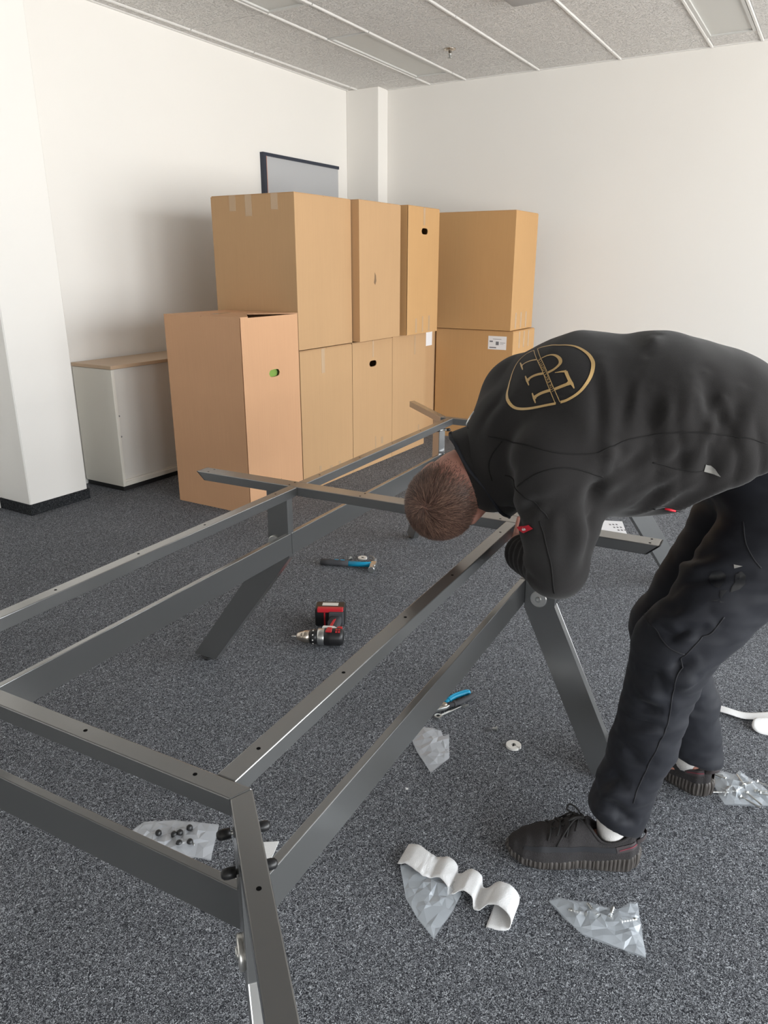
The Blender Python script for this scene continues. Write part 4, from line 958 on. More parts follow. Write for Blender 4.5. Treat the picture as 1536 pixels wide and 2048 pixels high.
def limbs_sdf(X):
    d = cone(X, (0.27, 1.64, 0.94), (0.34, 1.62, 0.98), 0.066, 0.090)
    S = (1, 0.8, 1)
    for a, b, r0, r1 in (((0.34, 1.615, 0.985), (0.58, 1.575, 1.045), 0.105, 0.135), ((0.58, 1.575, 1.045), (0.78, 1.56, 1.01), 0.135, 0.125), ((0.78, 1.56, 1.01), (0.89, 1.555, 0.90), 0.125, 0.120)):
        d = smin(d, cone(X, a, b, r0, r1, S), 0.03)
    for P, rr in (((SHL, ELL, WRL), (0.052, 0.036, 0.028)), ((SHR, ELR, WRR), (0.056, 0.042, 0.030)), ((HIPL, KNL, ANL), (0.085, 0.050, 0.024)), ((HIPR, KNR, ANR), (0.085, 0.050, 0.024))):
        d = smin(d, cone(X, P[0], P[1], rr[0], rr[1]), 0.03); d = smin(d, cone(X, P[1], P[2], rr[1], rr[2]), 0.02)
    for a, t in ((ANL, (0.40, 1.445, 0.045)), (ANR, (0.735, 1.762, 0.045))):                      # feet, inside the shoes
        d = smin(d, cone(X, a, (a[0]+0.01, a[1], 0.055), 0.024, 0.022), 0.010); d = smin(d, cone(X, (a[0]+0.01, a[1], 0.055), t, 0.024, 0.018), 0.012)
    return d
def hand_sdf(X, wrist, out, palm_n, curl):
    """wrist position, finger direction, palm normal (towards the palm side)"""
    w = np.array(wrist); o = np.array(out, float); o /= np.linalg.norm(o); n = np.array(palm_n, float); n -= o*(n@o); n /= np.linalg.norm(n); s = np.cross(o, n)
    P = lambda a, b, c: tuple(w + o*a + s*b + n*c)
    d = cone(X, P(-0.03, 0, 0), P(0.02, 0, 0), 0.028, 0.026)
    d = smin(d, ell(X, P(0.052, 0, 0), (0.048, 0.041, 0.017), [o, s, n]), 0.015)
    for b, L, r in ((-0.031, 0.062, 0.0078), (-0.010, 0.076, 0.0086), (0.012, 0.080, 0.0088), (0.033, 0.072, 0.0085)):
        p = np.array([0.088 - 0.15*abs(b-0.005), b, 0.0]); ang = 0.25
        for k, f in enumerate((0.45, 0.30, 0.25)):
            q = p + np.array([math.cos(ang), 0, math.sin(ang)])*L*f
            d = smin(d, cone(X, P(*p), P(*q), r*(1-0.06*k), r*(0.94-0.06*k)), 0.004); p = q; ang += curl
    t0 = np.array([0.022, 0.030, 0.004]); t1 = np.array([0.048, 0.056, 0.016]); t2 = np.array([0.074, 0.062, 0.030]); t3 = np.array([0.094, 0.058, 0.040])
    for a, b, r0, r1 in ((t0, t1, 0.013, 0.0105), (t1, t2, 0.0105, 0.0095), (t2, t3, 0.0095, 0.008)): d = smin(d, cone(X, P(*a), P(*b), r0, r1), 0.006)
    return d
HANDS = [(WRL, (0.30, 0.93, 0.06), (0.1, 0.0, 1.0), 0.75), (WRR, (-0.05, -0.10, -0.95), (0.1, -0.9, 0.1), 0.6)]

parts = []
parts.append(implicit(limbs_sdf, (0.20, 1.28, 0.0), (1.10, 2.02, 1.24), 0.0115, 1))
parts.append(implicit(head_sdf, (-0.02, 1.49, 0.68), (0.36, 1.80, 1.03), 0.0042, 1))
for h_ in HANDS:
    c = np.array(h_[0]) + np.array(h_[1])/np.linalg.norm(h_[1])*0.07
    parts.append(implicit(lambda X, h_=h_: hand_sdf(X, *h_), tuple(c - 0.14), tuple(c + 0.14), 0.0034, 1))
V = np.concatenate([p[0] for p in parts]); off = np.cumsum([0] + [len(p[0]) for p in parts[:-1]]); Fq = np.concatenate([p[1] + o for p, o in zip(parts, off)])
def skin_mat():
    m = mat('skin', (0.50, 0.25, 0.19), 0.48, spec=0.35); nt = m.node_tree; b = nt.nodes['Principled BSDF']
    at = nt.nodes.new('ShaderNodeAttribute'); at.attribute_name = 'scalp'
    tc = nt.nodes.new('ShaderNodeTexCoord'); n = nt.nodes.new('ShaderNodeTexNoise'); n.inputs['Scale'].default_value = 45; n.inputs['Detail'].default_value = 5; nt.links.new(tc.outputs['Object'], n.inputs['Vector'])
    sk = nt.nodes.new('ShaderNodeMix'); sk.data_type = 'RGBA'; sk.inputs[6].default_value = (0.44, 0.185, 0.145, 1); sk.inputs[7].default_value = (0.56, 0.30, 0.23, 1); nt.links.new(n.outputs['Fac'], sk.inputs[0])
    mx = nt.nodes.new('ShaderNodeMix'); mx.data_type = 'RGBA'; mx.inputs[7].default_value = (0.13, 0.070, 0.053, 1)
    nt.links.new(sk.outputs[2], mx.inputs[6]); nt.links.new(at.outputs['Fac'], mx.inputs[0]); nt.links.new(mx.outputs[2], b.inputs['Base Color'])
    b.inputs['Subsurface Weight'].default_value = 0.08; b.inputs['Subsurface Radius'].default_value = (0.02, 0.008, 0.005)
    return m
M['skin'] = skin_mat()
person = pyobj('person', V, Fq, M['skin'])
tag(person, 'person in black fleece and dark work trousers bending over the desk frame', 'person')
def hairness(P):
    """1 inside the hair area, 0 on bare skin; P in head coordinates l, f, u"""
    l, f, u = P[:, 0], P[:, 1], P[:, 2]
    line = np.where(f < 0, -0.062 + 0.30*np.clip(f+0.09, 0, 0.09), -0.035 + 1.05*f)   # hairline height by depth
    line = np.where(f > 0.05, 0.025 + 0.9*(f-0.05), line) + 0.022
    h = np.clip((u - line)/0.105, 0, 1)
    ear = np.clip((np.hypot(f+0.008, (u+0.004)*0.8) - 0.026)/0.012, 0, 1)
    h = np.where(np.abs(l) > 0.060, h*ear, h)
    return h
rel = V - HC; loc = np.stack([rel@HL, rel@HF, rel@HU], 1)
hm_ = hairness(loc)*(np.linalg.norm(rel, axis=1) < 0.135)
at = person.data.attributes.new('scalp', 'FLOAT', 'POINT'); at.data.foreach_set('value', (hm_.astype(np.float32)**2.2)*0.86)

# --- hair: short strands growing from a whorl at the back of the crown -----------------------------
def build_hair():
    hv_, hf_ = parts[1]; N = vnormals(hv_, hf_)
    rel = hv_ - HC; L = np.stack([rel@HL, rel@HF, rel@HU], 1); h = hairness(L)
    q = hf_[(h[hf_].min(1) > 0.08)]
    rng = np.random.default_rng(5)
    cen = hv_[q]; area = np.linalg.norm(np.cross(cen[:, 2]-cen[:, 0], cen[:, 3]-cen[:, 1]), axis=1)
    n = 15000; pick = rng.choice(len(q), n, p=area/area.sum()); a, b = rng.random((2, n, 1))
    c = cen[pick]; P = (c[:, 0]*(1-a)+c[:, 1]*a)*(1-b) + (c[:, 3]*(1-a)+c[:, 2]*a)*b
    nn = N[q[pick]].mean(1); hh = h[q[pick]].mean(1)
    lp = P - HC
    whorl = HL*(-0.010) + HF*(-0.070) + HU*0.085; whorl = whorl/np.linalg.norm(whorl)
    d = lp/np.linalg.norm(lp, axis=1)[:, None]
    t = d - whorl; sw = np.cross(whorl, t); t = t/(np.linalg.norm(t, axis=1)[:, None]+1e-6) + 0.55*sw/(np.linalg.norm(sw, axis=1)[:, None]+1e-6)*np.exp(-np.linalg.norm(d-whorl, axis=1)[:, None]*2)
    t = t - nn*(t*nn).sum(1)[:, None]; t = t/(np.linalg.norm(t, axis=1)[:, None]+1e-6)
    keep = rng.random(n) < np.clip(1.1*hh**1.4, 0, 1); P, nn, t, hh = P[keep], nn[keep], t[keep], hh[keep]; n = len(P)
    top = np.clip(((P-HC)@HU + 0.01)/0.07, 0, 1)
    ln = (0.003 + 0.006*hh + 0.014*top)*(0.75+0.5*rng.random(n)); lift = (0.55 - 0.15*top)[:, None]
    t = t + 0.22*rng.normal(size=t.shape); t = t - nn*(t*nn).sum(1)[:, None]; t /= np.linalg.norm(t, axis=1)[:, None]
    s = np.cross(nn, t); w = 0.00050
    p0 = P - nn*0.0006; p1 = P + (t*0.5 + nn*lift*0.7)*ln[:, None]; p2 = P + (t*1.0 + nn*lift*0.75)*ln[:, None]
    V = np.stack([p0-s*w, p0+s*w, p1-s*w*0.9, p1+s*w*0.9, p2], 1).reshape(-1, 3)
    k = np.arange(n)*5
    F = [(i, i+1, i+3, i+2) for i in k] + [(i+2, i+3, i+4) for i in k]
    m = mat('short_brown_hair', (0.075, 0.040, 0.028), 0.5, spec=0.5); nt = m.node_tree; bs = nt.nodes['Principled BSDF']
    at = nt.nodes.new('ShaderNodeAttribute'); at.attribute_name = 'tone'; mx = nt.nodes.new('ShaderNodeMix'); mx.data_type = 'RGBA'
    mx.inputs[6].default_value = (0.060, 0.031, 0.024, 1); mx.inputs[7].default_value = (0.30, 0.175, 0.125, 1)
    nt.links.new(at.outputs['Fac'], mx.inputs[0]); nt.links.new(mx.outputs[2], bs.inputs['Base Color'])
    o = pyobj('hair', V, F, m, person)
    ta = o.data.attributes.new('tone', 'FLOAT', 'POINT'); ta.data.foreach_set('value', np.repeat(rng.random(n)**1.6, 5).astype(np.float32))
    o['kind'] = 'stuff'; o['label'] = 'short brown hair cropped at the nape'
    return o
build_hair()

# --- jacket ---------------------------------------------------------------------------------------
JV, JF = implicit(jacket_sdf, (0.10, 1.28, 0.60), (1.12, 2.02, 1.27), 0.0062, 2)
JV = apply_folds(JV, JF, [(p, a*0.85, w) for p, a, w in JFOLDS])
JN = vnormals(JV, JF)
cl = lambda v, a, b: np.clip((v-a)/(b-a), 0, 1)
nz = vnoise(JV, (9, 5, 5), 3)*0.0035 + vnoise(JV, (26, 12, 10), 8)*0.0014
# slack drape folds on the near flank: upright above the side seam, slanting below it
side = cl(JV[:, 1], 1.54, 1.44)*cl(JV[:, 0], 0.46, 0.54)*cl(proj_line_dist(JV, [SHL, ELL]), 0.085, 0.12)
wob = vnoise(JV, (5, 3, 7), 12)
e1 = np.exp(-((JV[:, 2]-1.015)/0.055)**2); e2 = np.exp(-((JV[:, 2]-0.915)/0.050)**2)
rid = lambda p: np.abs(np.sin(p))**0.8*2 - 1.15
nz += side*(0.0036*e1*rid((JV[:, 0]+0.20*(JV[:, 2]-1.0)+0.020*wob)*math.pi/0.047) - 0.0042*e2*rid(((JV[:, 0]-JV[:, 2])*0.7+0.020*wob)*math.pi/0.042))
# rings of slack around the bent elbow and the forearm
wl_ = np.array(WRL)-np.array(ELL); tfa = ((JV-np.array(ELL))@wl_)/(wl_@wl_); near = np.exp(-(proj_line_dist(JV, [ELL, WRL])/0.085)**4)
nz += near*cl(tfa, -0.1, 0.3)*0.0035*np.sin(tfa*34)*(JV[:, 2] < 0.80)
JV = JV + JN*nz[:, None]
jacket = pyobj('fleece_jacket', JV, JF, M['fleece'], person)
jacket['label'] = 'charcoal black fleece jacket'
JB = BVHTree.FromPolygons([Vector(p) for p in JV], [tuple(f) for f in JF.tolist()])
def snap(p, off=0.001, B=None):
    q = (B or JB).find_nearest(Vector(p)); return q[0] + q[1]*off, q[1]
def surf_strip(pts, w, off=0.0012, B=None, step=0.004, taper=None):
    """flat ribbon of width w laid on the surface along 3-D points (pts may carry a width as 4th value)"""
    P = [Vector(p[:3]) for p in pts]; W = [p[3] if len(p) > 3 else w for p in pts]
    S = smooth_poly(P, 8); k = len(P)-1
    Ws = [W[min(int(i/8), k)]*(1-(i/8) % 1) + W[min(int(i/8)+1, k)]*((i/8) % 1) for i in range(len(S))]
    bm = NB(); rows = []
    for i, p in enumerate(S):
        q, n = snap(p, off, B); t = (S[min(i+1, len(S)-1)] - S[max(i-1, 0)]).normalized(); s = n.cross(t).normalized()
        row = []
        for f in (-0.5, 0.0, 0.5):
            a, n2 = snap(q + s*Ws[i]*f, off, B); row.append(bm.verts.new(a))
        rows.append(row)
    for a, b in zip(rows, rows[1:]):
        for j in range(2): bm.faces.new((a[j], a[j+1], b[j+1], b[j]))
    return bm
def surf_tube(pts, r, B=None, off=0.0, n=6):
    return tube(NB(), [snap(p, off, B)[0] for p in smooth_poly([Vector(p) for p in pts], 8)], r, n)
#MARKDATA_BEGIN
STROKES = [
    [(0.3296, 1.6190, 1.1837, 0.0036), (0.3367, 1.6069, 1.1889, 0.0039), (0.3452, 1.5863, 1.1941, 0.0036), (0.3588, 1.5609, 1.1980, 0.0036), (0.3744, 1.5458, 1.1992, 0.0042), (0.3876, 1.5319, 1.1982, 0.0053), (0.3986, 1.5142, 1.1937, 0.0062), (0.4065, 1.4945, 1.1861, 0.0067), (0.4099, 1.4739, 1.1765, 0.0073), (0.4081, 1.4597, 1.1674, 0.0073), (0.4014, 1.4435, 1.1541, 0.0067), (0.3909, 1.4304, 1.1399, 0.0062), (0.3782, 1.4203, 1.1266, 0.0059), (0.3650, 1.4164, 1.1165, 0.0059), (0.3519, 1.4183, 1.1080, 0.0059), (0.3414, 1.4234, 1.1035, 0.0062)],
    [(0.3295, 1.6133, 1.1837, 0.0015), (0.3272, 1.5181, 1.1585, 0.0014), (0.3329, 1.4651, 1.1303, 0.0014), (0.3405, 1.4245, 1.1037, 0.0015)],
    [(0.3238, 1.6255, 1.1794, 0.0034), (0.3149, 1.6401, 1.1719, 0.0034), (0.3040, 1.6436, 1.1625, 0.0034), (0.2929, 1.6382, 1.1513, 0.0034), (0.2819, 1.6205, 1.1373, 0.0034), (0.2728, 1.5964, 1.1220, 0.0039), (0.2657, 1.5769, 1.1091, 0.0048), (0.2602, 1.5590, 1.0976, 0.0062), (0.2596, 1.5419, 1.0887, 0.0070), (0.2623, 1.5254, 1.0813, 0.0064), (0.2688, 1.5096, 1.0771, 0.0056), (0.2784, 1.4920, 1.0778, 0.0053), (0.2919, 1.4713, 1.0825, 0.0053), (0.3074, 1.4521, 1.0896, 0.0053), (0.3212, 1.4385, 1.0957, 0.0053), (0.3338, 1.4285, 1.1002, 0.0053)],
    [(0.3245, 1.6280, 1.1799, 0.0014), (0.3205, 1.5247, 1.1558, 0.0014), (0.3258, 1.4709, 1.1276, 0.0014), (0.3332, 1.4283, 1.0994, 0.0014)],
    [(0.2960, 1.6200, 1.1536, 0.0025), (0.2949, 1.5971, 1.1496, 0.0042), (0.2939, 1.5759, 1.1446, 0.0022)],
    [(0.2954, 1.5973, 1.1502, 0.0070), (0.2998, 1.5955, 1.1548, 0.0039), (0.3059, 1.5869, 1.1598, 0.0034), (0.3125, 1.5749, 1.1641, 0.0034), (0.3189, 1.5609, 1.1673, 0.0034)],
    [(0.3264, 1.5500, 1.1715, 0.0034), (0.3351, 1.5444, 1.1773, 0.0036), (0.3433, 1.5365, 1.1803, 0.0042), (0.3497, 1.5249, 1.1799, 0.0056), (0.3538, 1.5095, 1.1757, 0.0070), (0.3529, 1.4978, 1.1698, 0.0073), (0.3479, 1.4935, 1.1636, 0.0070), (0.3396, 1.4933, 1.1562, 0.0064), (0.3298, 1.4976, 1.1499, 0.0064)],
    [(0.3219, 1.5057, 1.1471, 0.0062), (0.3138, 1.5153, 1.1439, 0.0062), (0.3055, 1.5232, 1.1393, 0.0064), (0.2997, 1.5273, 1.1340, 0.0070), (0.2961, 1.5272, 1.1296, 0.0112)],
    [(0.2943, 1.5454, 1.1356, 0.0025), (0.2951, 1.5282, 1.1288, 0.0048), (0.2962, 1.5132, 1.1219, 0.0022)],
    [(0.2992, 1.4900, 1.1100, 0.0025), (0.3006, 1.4769, 1.1018, 0.0048), (0.3021, 1.4659, 1.0942, 0.0022)],
    [(0.3017, 1.4766, 1.1031, 0.0112), (0.3053, 1.4755, 1.1071, 0.0073), (0.3142, 1.4697, 1.1136, 0.0070), (0.3285, 1.4585, 1.1210, 0.0070)],
    [(0.3351, 1.4535, 1.1236, 0.0070), (0.3451, 1.4485, 1.1290, 0.0073), (0.3557, 1.4438, 1.1345, 0.0076), (0.3613, 1.4432, 1.1379, 0.0126)],
    [(0.3669, 1.4287, 1.1290, 0.0020), (0.3646, 1.4389, 1.1362, 0.0056), (0.3623, 1.4457, 1.1405, 0.0064), (0.3599, 1.4560, 1.1474, 0.0062), (0.3581, 1.4692, 1.1559, 0.0064)],
    [(0.3587, 1.4693, 1.1562, 0.0064), (0.3525, 1.4737, 1.1552, 0.0042), (0.3464, 1.4787, 1.1533, 0.0028), (0.3403, 1.4838, 1.1514, 0.0014)],
]
BAND = [(0.3330, 1.4522, 1.1204), (0.3263, 1.4954, 1.1451), (0.3223, 1.5553, 1.1692)]
JSEAMS = [[(0.2201, 1.5269, 1.0134), (0.2674, 1.4065, 1.0253), (0.3258, 1.3573, 1.0198), (0.3908, 1.3509, 1.0191), (0.4182, 1.3505, 1.0290), (0.4659, 1.3577, 1.0468), (0.5549, 1.3474, 1.0612), (0.6468, 1.3415, 1.0556), (0.7092, 1.3404, 1.0426)],
    [(0.2645, 1.4163, 0.9352), (0.2917, 1.3628, 0.9763), (0.3356, 1.3493, 0.9925), (0.3839, 1.3491, 0.9852), (0.4168, 1.3498, 0.9677)],
    [(0.2519, 1.4982, 0.9332), (0.2730, 1.4032, 0.9234), (0.3090, 1.3735, 0.8964), (0.3192, 1.3698, 0.8820)],
    [(0.3066, 1.3784, 0.8737), (0.3190, 1.3775, 0.8368), (0.3398, 1.3966, 0.7801), (0.3580, 1.4181, 0.7027)],
    [(0.2423, 1.4962, 1.0096), (0.2218, 1.5210, 0.9601), (0.2306, 1.5293, 0.9131)],
    [(0.5074, 1.3528, 1.0017), (0.5551, 1.3490, 0.9905), (0.6071, 1.3458, 0.9841)]]
BADGE = [(0.2782, 1.4604, 0.8340), (0.2903, 1.3968, 0.8614), (0.2979, 1.3889, 0.8564), (0.2847, 1.4169, 0.8363)]
PATCH = [(0.6057, 1.3429, 1.0002), (0.6073, 1.3458, 0.9838), (0.6359, 1.3443, 0.9774), (0.6223, 1.3433, 0.9904)]
ZIP = [(0.5358, 1.3935, 0.8986), (0.5575, 1.3927, 0.8968), (0.5792, 1.3917, 0.8951), (0.5931, 1.3912, 0.8932)]
#MARKDATA_END
# gold emblem on the back
logo = None
for i, st in enumerate(STROKES):
    o = obj('emblem_stroke', surf_strip(st, 0.004, 0.0012), M['gold'], jacket, True, recalc=False)
def surf_text(txt, A, Bp, C_, size, m, name):
    """raised lettering along the surface line A-B-C"""
    cu = bpy.data.curves.new(name, 'FONT'); cu.body = txt; cu.size = 1.0; cu.align_x = 'LEFT'; cu.align_y = 'CENTER'; cu.resolution_u = 2
    to = bpy.data.objects.new(name, cu); COL.objects.link(to)
    dg = bpy.context.evaluated_depsgraph_get(); me = bpy.data.meshes.new_from_object(to.evaluated_get(dg)); bpy.data.objects.remove(to)
    xs = [v.co.x for v in me.vertices]; x0, x1 = min(xs), max(xs)
    A, Bp, C_ = Vector(A), Vector(Bp), Vector(C_)
    for v in me.vertices:
        t = (v.co.x-x0)/(x1-x0); p = A*(1-t)*(1-2*t) + Bp*4*t*(1-t) + C_*t*(2*t-1)
        q, n = snap(p, 0.0013); tg = (C_-A).normalized(); s = n.cross(tg).normalized()
        v.co = q + s*(v.co.y)*size
    me.materials.clear(); me.materials.append(M[m])
    return link(bpy.data.objects.new(name, me), jacket)
surf_text('LUX EXCLUSIVITE', BAND[0], BAND[1], BAND[2], 0.0095, 'gold', 'emblem_lettering')
for sm in JSEAMS: obj('seam', surf_tube(sm, 0.0015, off=0.0002), M['seam'], jacket, True)
def patch(pts, name, m, par, off, B=None, n=4, flip=False):
    """small flat patch draped on a surface: a fan over a refined outline"""
    P = [Vector(p) for p in pts]; bm = NB(); ctr = sum(P, Vector())/len(P)
    rings = []
    for f in (1.0, 0.66, 0.33):
        row = []
        for i in range(len(P)):
            for k in range(n):
                row.append(bm.verts.new(snap(ctr + (P[i].lerp(P[(i+1) % len(P)], k/n) - ctr)*f, off, B)[0]))
        rings.append(row)
    c = bm.verts.new(snap(ctr, off, B)[0])
    for a, b in zip(rings, rings[1:]):
        for i in range(len(a)): bm.faces.new((a[i], a[(i+1) % len(a)], b[(i+1) % len(a)], b[i]))
    for i in range(len(rings[-1])): bm.faces.new((rings[-1][i], rings[-1][(i+1) % len(rings[-1])], c))
    return obj(name, bm, M[m], par, True)
bd = patch(BADGE, 'sleeve_badge', 'badge', jacket, 0.004); bd['label'] = 'small red sleeve badge with white bird mark'
bc = [Vector(p) for p in BADGE]; ex = ((bc[1]-bc[0]) + (bc[2]-bc[3])).normalized(); ey = ((bc[0]-bc[3]) + (bc[1]-bc[2])); ey = (ey - ex*ey.dot(ex)).normalized(); cc = sum(bc, Vector())/4
def blob(cx, cy, rx, ry, n=14): return [cc + ex*(cx + rx*math.cos(2*math.pi*k/n)) + ey*(cy + ry*math.sin(2*math.pi*k/n)) for k in range(n)]
for q in ((-0.0035, -0.0012, 0.0042, 0.0026), (0.0045, -0.0010, 0.0036, 0.0026), (0.0012, -0.0022, 0.0035, 0.0015), (-0.0010, 0.0022, 0.0010, 0.0020)):
    patch(blob(*q), 'badge_mark', 'white', bd, 0.0050, n=1)
patch(PATCH, 'reflective_tab', 'silver', jacket, 0.002)
obj('pocket_zip', surf_tube(ZIP, 0.0020, off=0.0006), M['black'], jacket, True)
zp = snap(ZIP[1], 0.003)[0]; zq = snap(ZIP[2], 0.003)[0]
obj('zip_pull', tube(NB(), [zp, zp.lerp(zq, 0.5), zq], [0.0022, 0.0028, 0.0018], 8), M['badge'], jacket, True)
obj('hanger_loop', tube(NB(), smooth_poly([(0.196, 1.600, 1.052), (0.186, 1.592, 1.040), (0.180, 1.590, 1.026), (0.184, 1.596, 1.016)], 5), 0.0016, 6), M['steel'], jacket, True)
# stand-up collar around the neck
def ring(c, ax, rx, ry, up, n=40):
    ax = Vector(ax).normalized(); u = Vector(up); u = (u - ax*u.dot(ax)).normalized(); s = ax.cross(u)
    return [Vector(c) + u*rx*math.cos(2*math.pi*k/n) + s*ry*math.sin(2*math.pi*k/n) for k in range(n)]
CA = Vector((-0.80, 0.04, -0.60))
bm = NB(); cr = []
c0, c1 = Vector((0.298, 1.635, 0.943)), Vector((0.222, 1.648, 0.892))
for f, rx, ry in ((0.0, 0.105, 0.098), (0.35, 0.112, 0.096), (0.75, 0.118, 0.095), (0.97, 0.121, 0.096), (1.0, 0.119, 0.094), (0.97, 0.115, 0.091), (0.6, 0.110, 0.088), (0.1, 0.098, 0.086)):
    pts = ring(c0.lerp(c1, f), CA, rx, ry, (0.6, 0, -0.8) if False else (-0.5, 0, 0.85))
    cr.append([bm.verts.new(p + Vector((0, 0, 0.004*math.sin(k*0.9)*f))) for k, p in enumerate(pts)])
for a, b in zip(cr, cr[1:]):
    for k in range(40): bm.faces.new((a[k], a[(k+1) % 40], b[(k+1) % 40], b[k]))
collar = obj('collar', bm, M['fleece'], jacket, True)
rp = ring(c0.lerp(c1, 1.0), CA, 0.1195, 0.0945, (-0.5, 0, 0.85))
obj('collar_piping', tube(NB(), [p + Vector((0, 0, 0.004*math.sin(k*0.9))) for k, p in enumerate(rp)] + [rp[0]], 0.0042, 8), M['collar'], collar, True)

# --- trousers -------------------------------------------------------------------------------------
TV, TF = implicit(trouser_sdf, (0.38, 1.27, 0.04), (1.12, 1.85, 1.16), 0.0062, 2)
TV = apply_folds(TV, TF, [(p, a*1.7, w) for p, a, w in TFOLDS])
TN = vnormals(TV, TF)
TV = TV + TN*(vnoise(TV, (10, 8, 18), 1)*0.006 + vnoise(TV, (20, 16, 46), 5)*0.0032)[:, None]
trousers = pyobj('work_trousers', TV, TF, M['trouser'], person)
trousers['label'] = 'dark navy black work trousers'
TB = BVHTree.FromPolygons([Vector(p) for p in TV], [tuple(f) for f in TF.tolist()])
#TMARKDATA_BEGIN
TSEAMS = [[(0.6531, 1.3549, 0.6341), (0.6241, 1.3485, 0.5926), (0.6090, 1.3468, 0.5478), (0.6078, 1.3536, 0.4969), (0.6076, 1.3563, 0.4232), (0.5843, 1.3557, 0.3343), (0.5611, 1.3588, 0.2444), (0.5573, 1.3583, 0.2185)],
    [(0.6391, 1.6274, 0.5632), (0.5700, 1.4261, 0.6287), (0.5892, 1.3674, 0.6047), (0.6203, 1.3491, 0.5922)],
    [(0.7311, 1.4188, 0.8619), (0.7275, 1.3905, 0.8260), (0.7372, 1.3692, 0.8008), (0.7499, 1.3578, 0.7845)],
    [(0.6899, 1.3536, 0.6791), (0.6706, 1.3525, 0.6443), (0.6531, 1.3549, 0.6341)]]
TTAG = [(0.7067, 1.3821, 0.7827), (0.7199, 1.3724, 0.7834), (0.7068, 1.3783, 0.7762)]
EMB = [[(0.6669, 1.3997, 0.7473), (0.6739, 1.4005, 0.7585), (0.6853, 1.3911, 0.7650), (0.6914, 1.3819, 0.7601), (0.6896, 1.3757, 0.7464), (0.6808, 1.3751, 0.7327), (0.6740, 1.3818, 0.7348), (0.6679, 1.3911, 0.7396)],
    [(0.7081, 1.3716, 0.7646), (0.7174, 1.3690, 0.7720), (0.7247, 1.3629, 0.7659), (0.7239, 1.3585, 0.7503), (0.7145, 1.3588, 0.7377), (0.6992, 1.3629, 0.7295), (0.7011, 1.3655, 0.7396), (0.7068, 1.3665, 0.7505)],
    [(0.6825, 1.3726, 0.7300), (0.6945, 1.3665, 0.7329), (0.6878, 1.3663, 0.7228), (0.6834, 1.3651, 0.7132), (0.6812, 1.3686, 0.7192)],
    [(0.6670, 1.3726, 0.7077), (0.6811, 1.3661, 0.7127), (0.6763, 1.3673, 0.7089)],
    [(0.6810, 1.3653, 0.7105), (0.6887, 1.3610, 0.7087), (0.6820, 1.3636, 0.7069)]]
#TMARKDATA_END
for sm in TSEAMS: obj('seam', surf_tube(sm, 0.0016, TB, 0.0002), M['seamt'], trousers, True)
patch(TTAG, 'woven_tag', 'silver', trousers, 0.002, TB)
for e_ in EMB: patch(e_, 'printed_emblem', 'emblem', trousers, 0.0012, TB, 3)
# --- shoes ----------------------------------------------------------------------------------------
M['knit'] = mat('black_knit_upper', (0.042, 0.039, 0.040), 0.85, spec=0.2, bump=(520, 0.9, 0.002), noise=(420, 0.35, 2))
M['sole'] = mat('dark_translucent_sole', (0.085, 0.076, 0.070), 0.5, spec=0.4, noise=(30, 0.15))
M['stripe'] = mat('smooth_dark_stripe', (0.016, 0.017, 0.021), 0.6)
M['lace'] = mat('black_lace', (0.018, 0.017, 0.017), 0.85)
M['pull'] = mat('dark_heel_tab', (0.050, 0.040, 0.042), 0.8)
M['redline'] = mat('dark_red_line', (0.16, 0.030, 0.045), 0.8)
def lerp_tab(t, tab):
    for (a, va), (b, vb) in zip(tab, tab[1:]):
        if t <= b: k = (t-a)/(b-a); k = k*k*(3-2*k); return va + (vb-va)*k
    return tab[-1][1]
SL = 0.312                                # shoe length; local x: 0 heel .. SL toe, y across, z up
def half_w(s, side):
    """half width of the sole at s (0 heel, 1 toe)"""
    tab = [(0, 0.0), (0.03, 0.020), (0.10, 0.034), (0.25, 0.037), (0.42, 0.036), (0.62, 0.047), (0.75, 0.050), (0.87, 0.043), (0.95, 0.028), (0.985, 0.014), (1.0, 0.0)]
    if side < 0: tab = [(a, v*(0.94 if 0.3 < a < 0.6 else 1.0)) for a, v in tab]
    return lerp_tab(s, tab)
def sole_top(s): return lerp_tab(s, [(0, 0.052), (0.15, 0.046), (0.4, 0.034), (0.7, 0.030), (0.9, 0.030), (1.0, 0.032)])
def top_line(s): return lerp_tab(s, [(0, 0.085), (0.06, 0.098), (0.16, 0.097), (0.30, 0.092), (0.42, 0.112), (0.50, 0.118), (0.60, 0.098), (0.72, 0.080), (0.84, 0.064), (0.93, 0.051), (0.98, 0.042), (1.0, 0.034)])
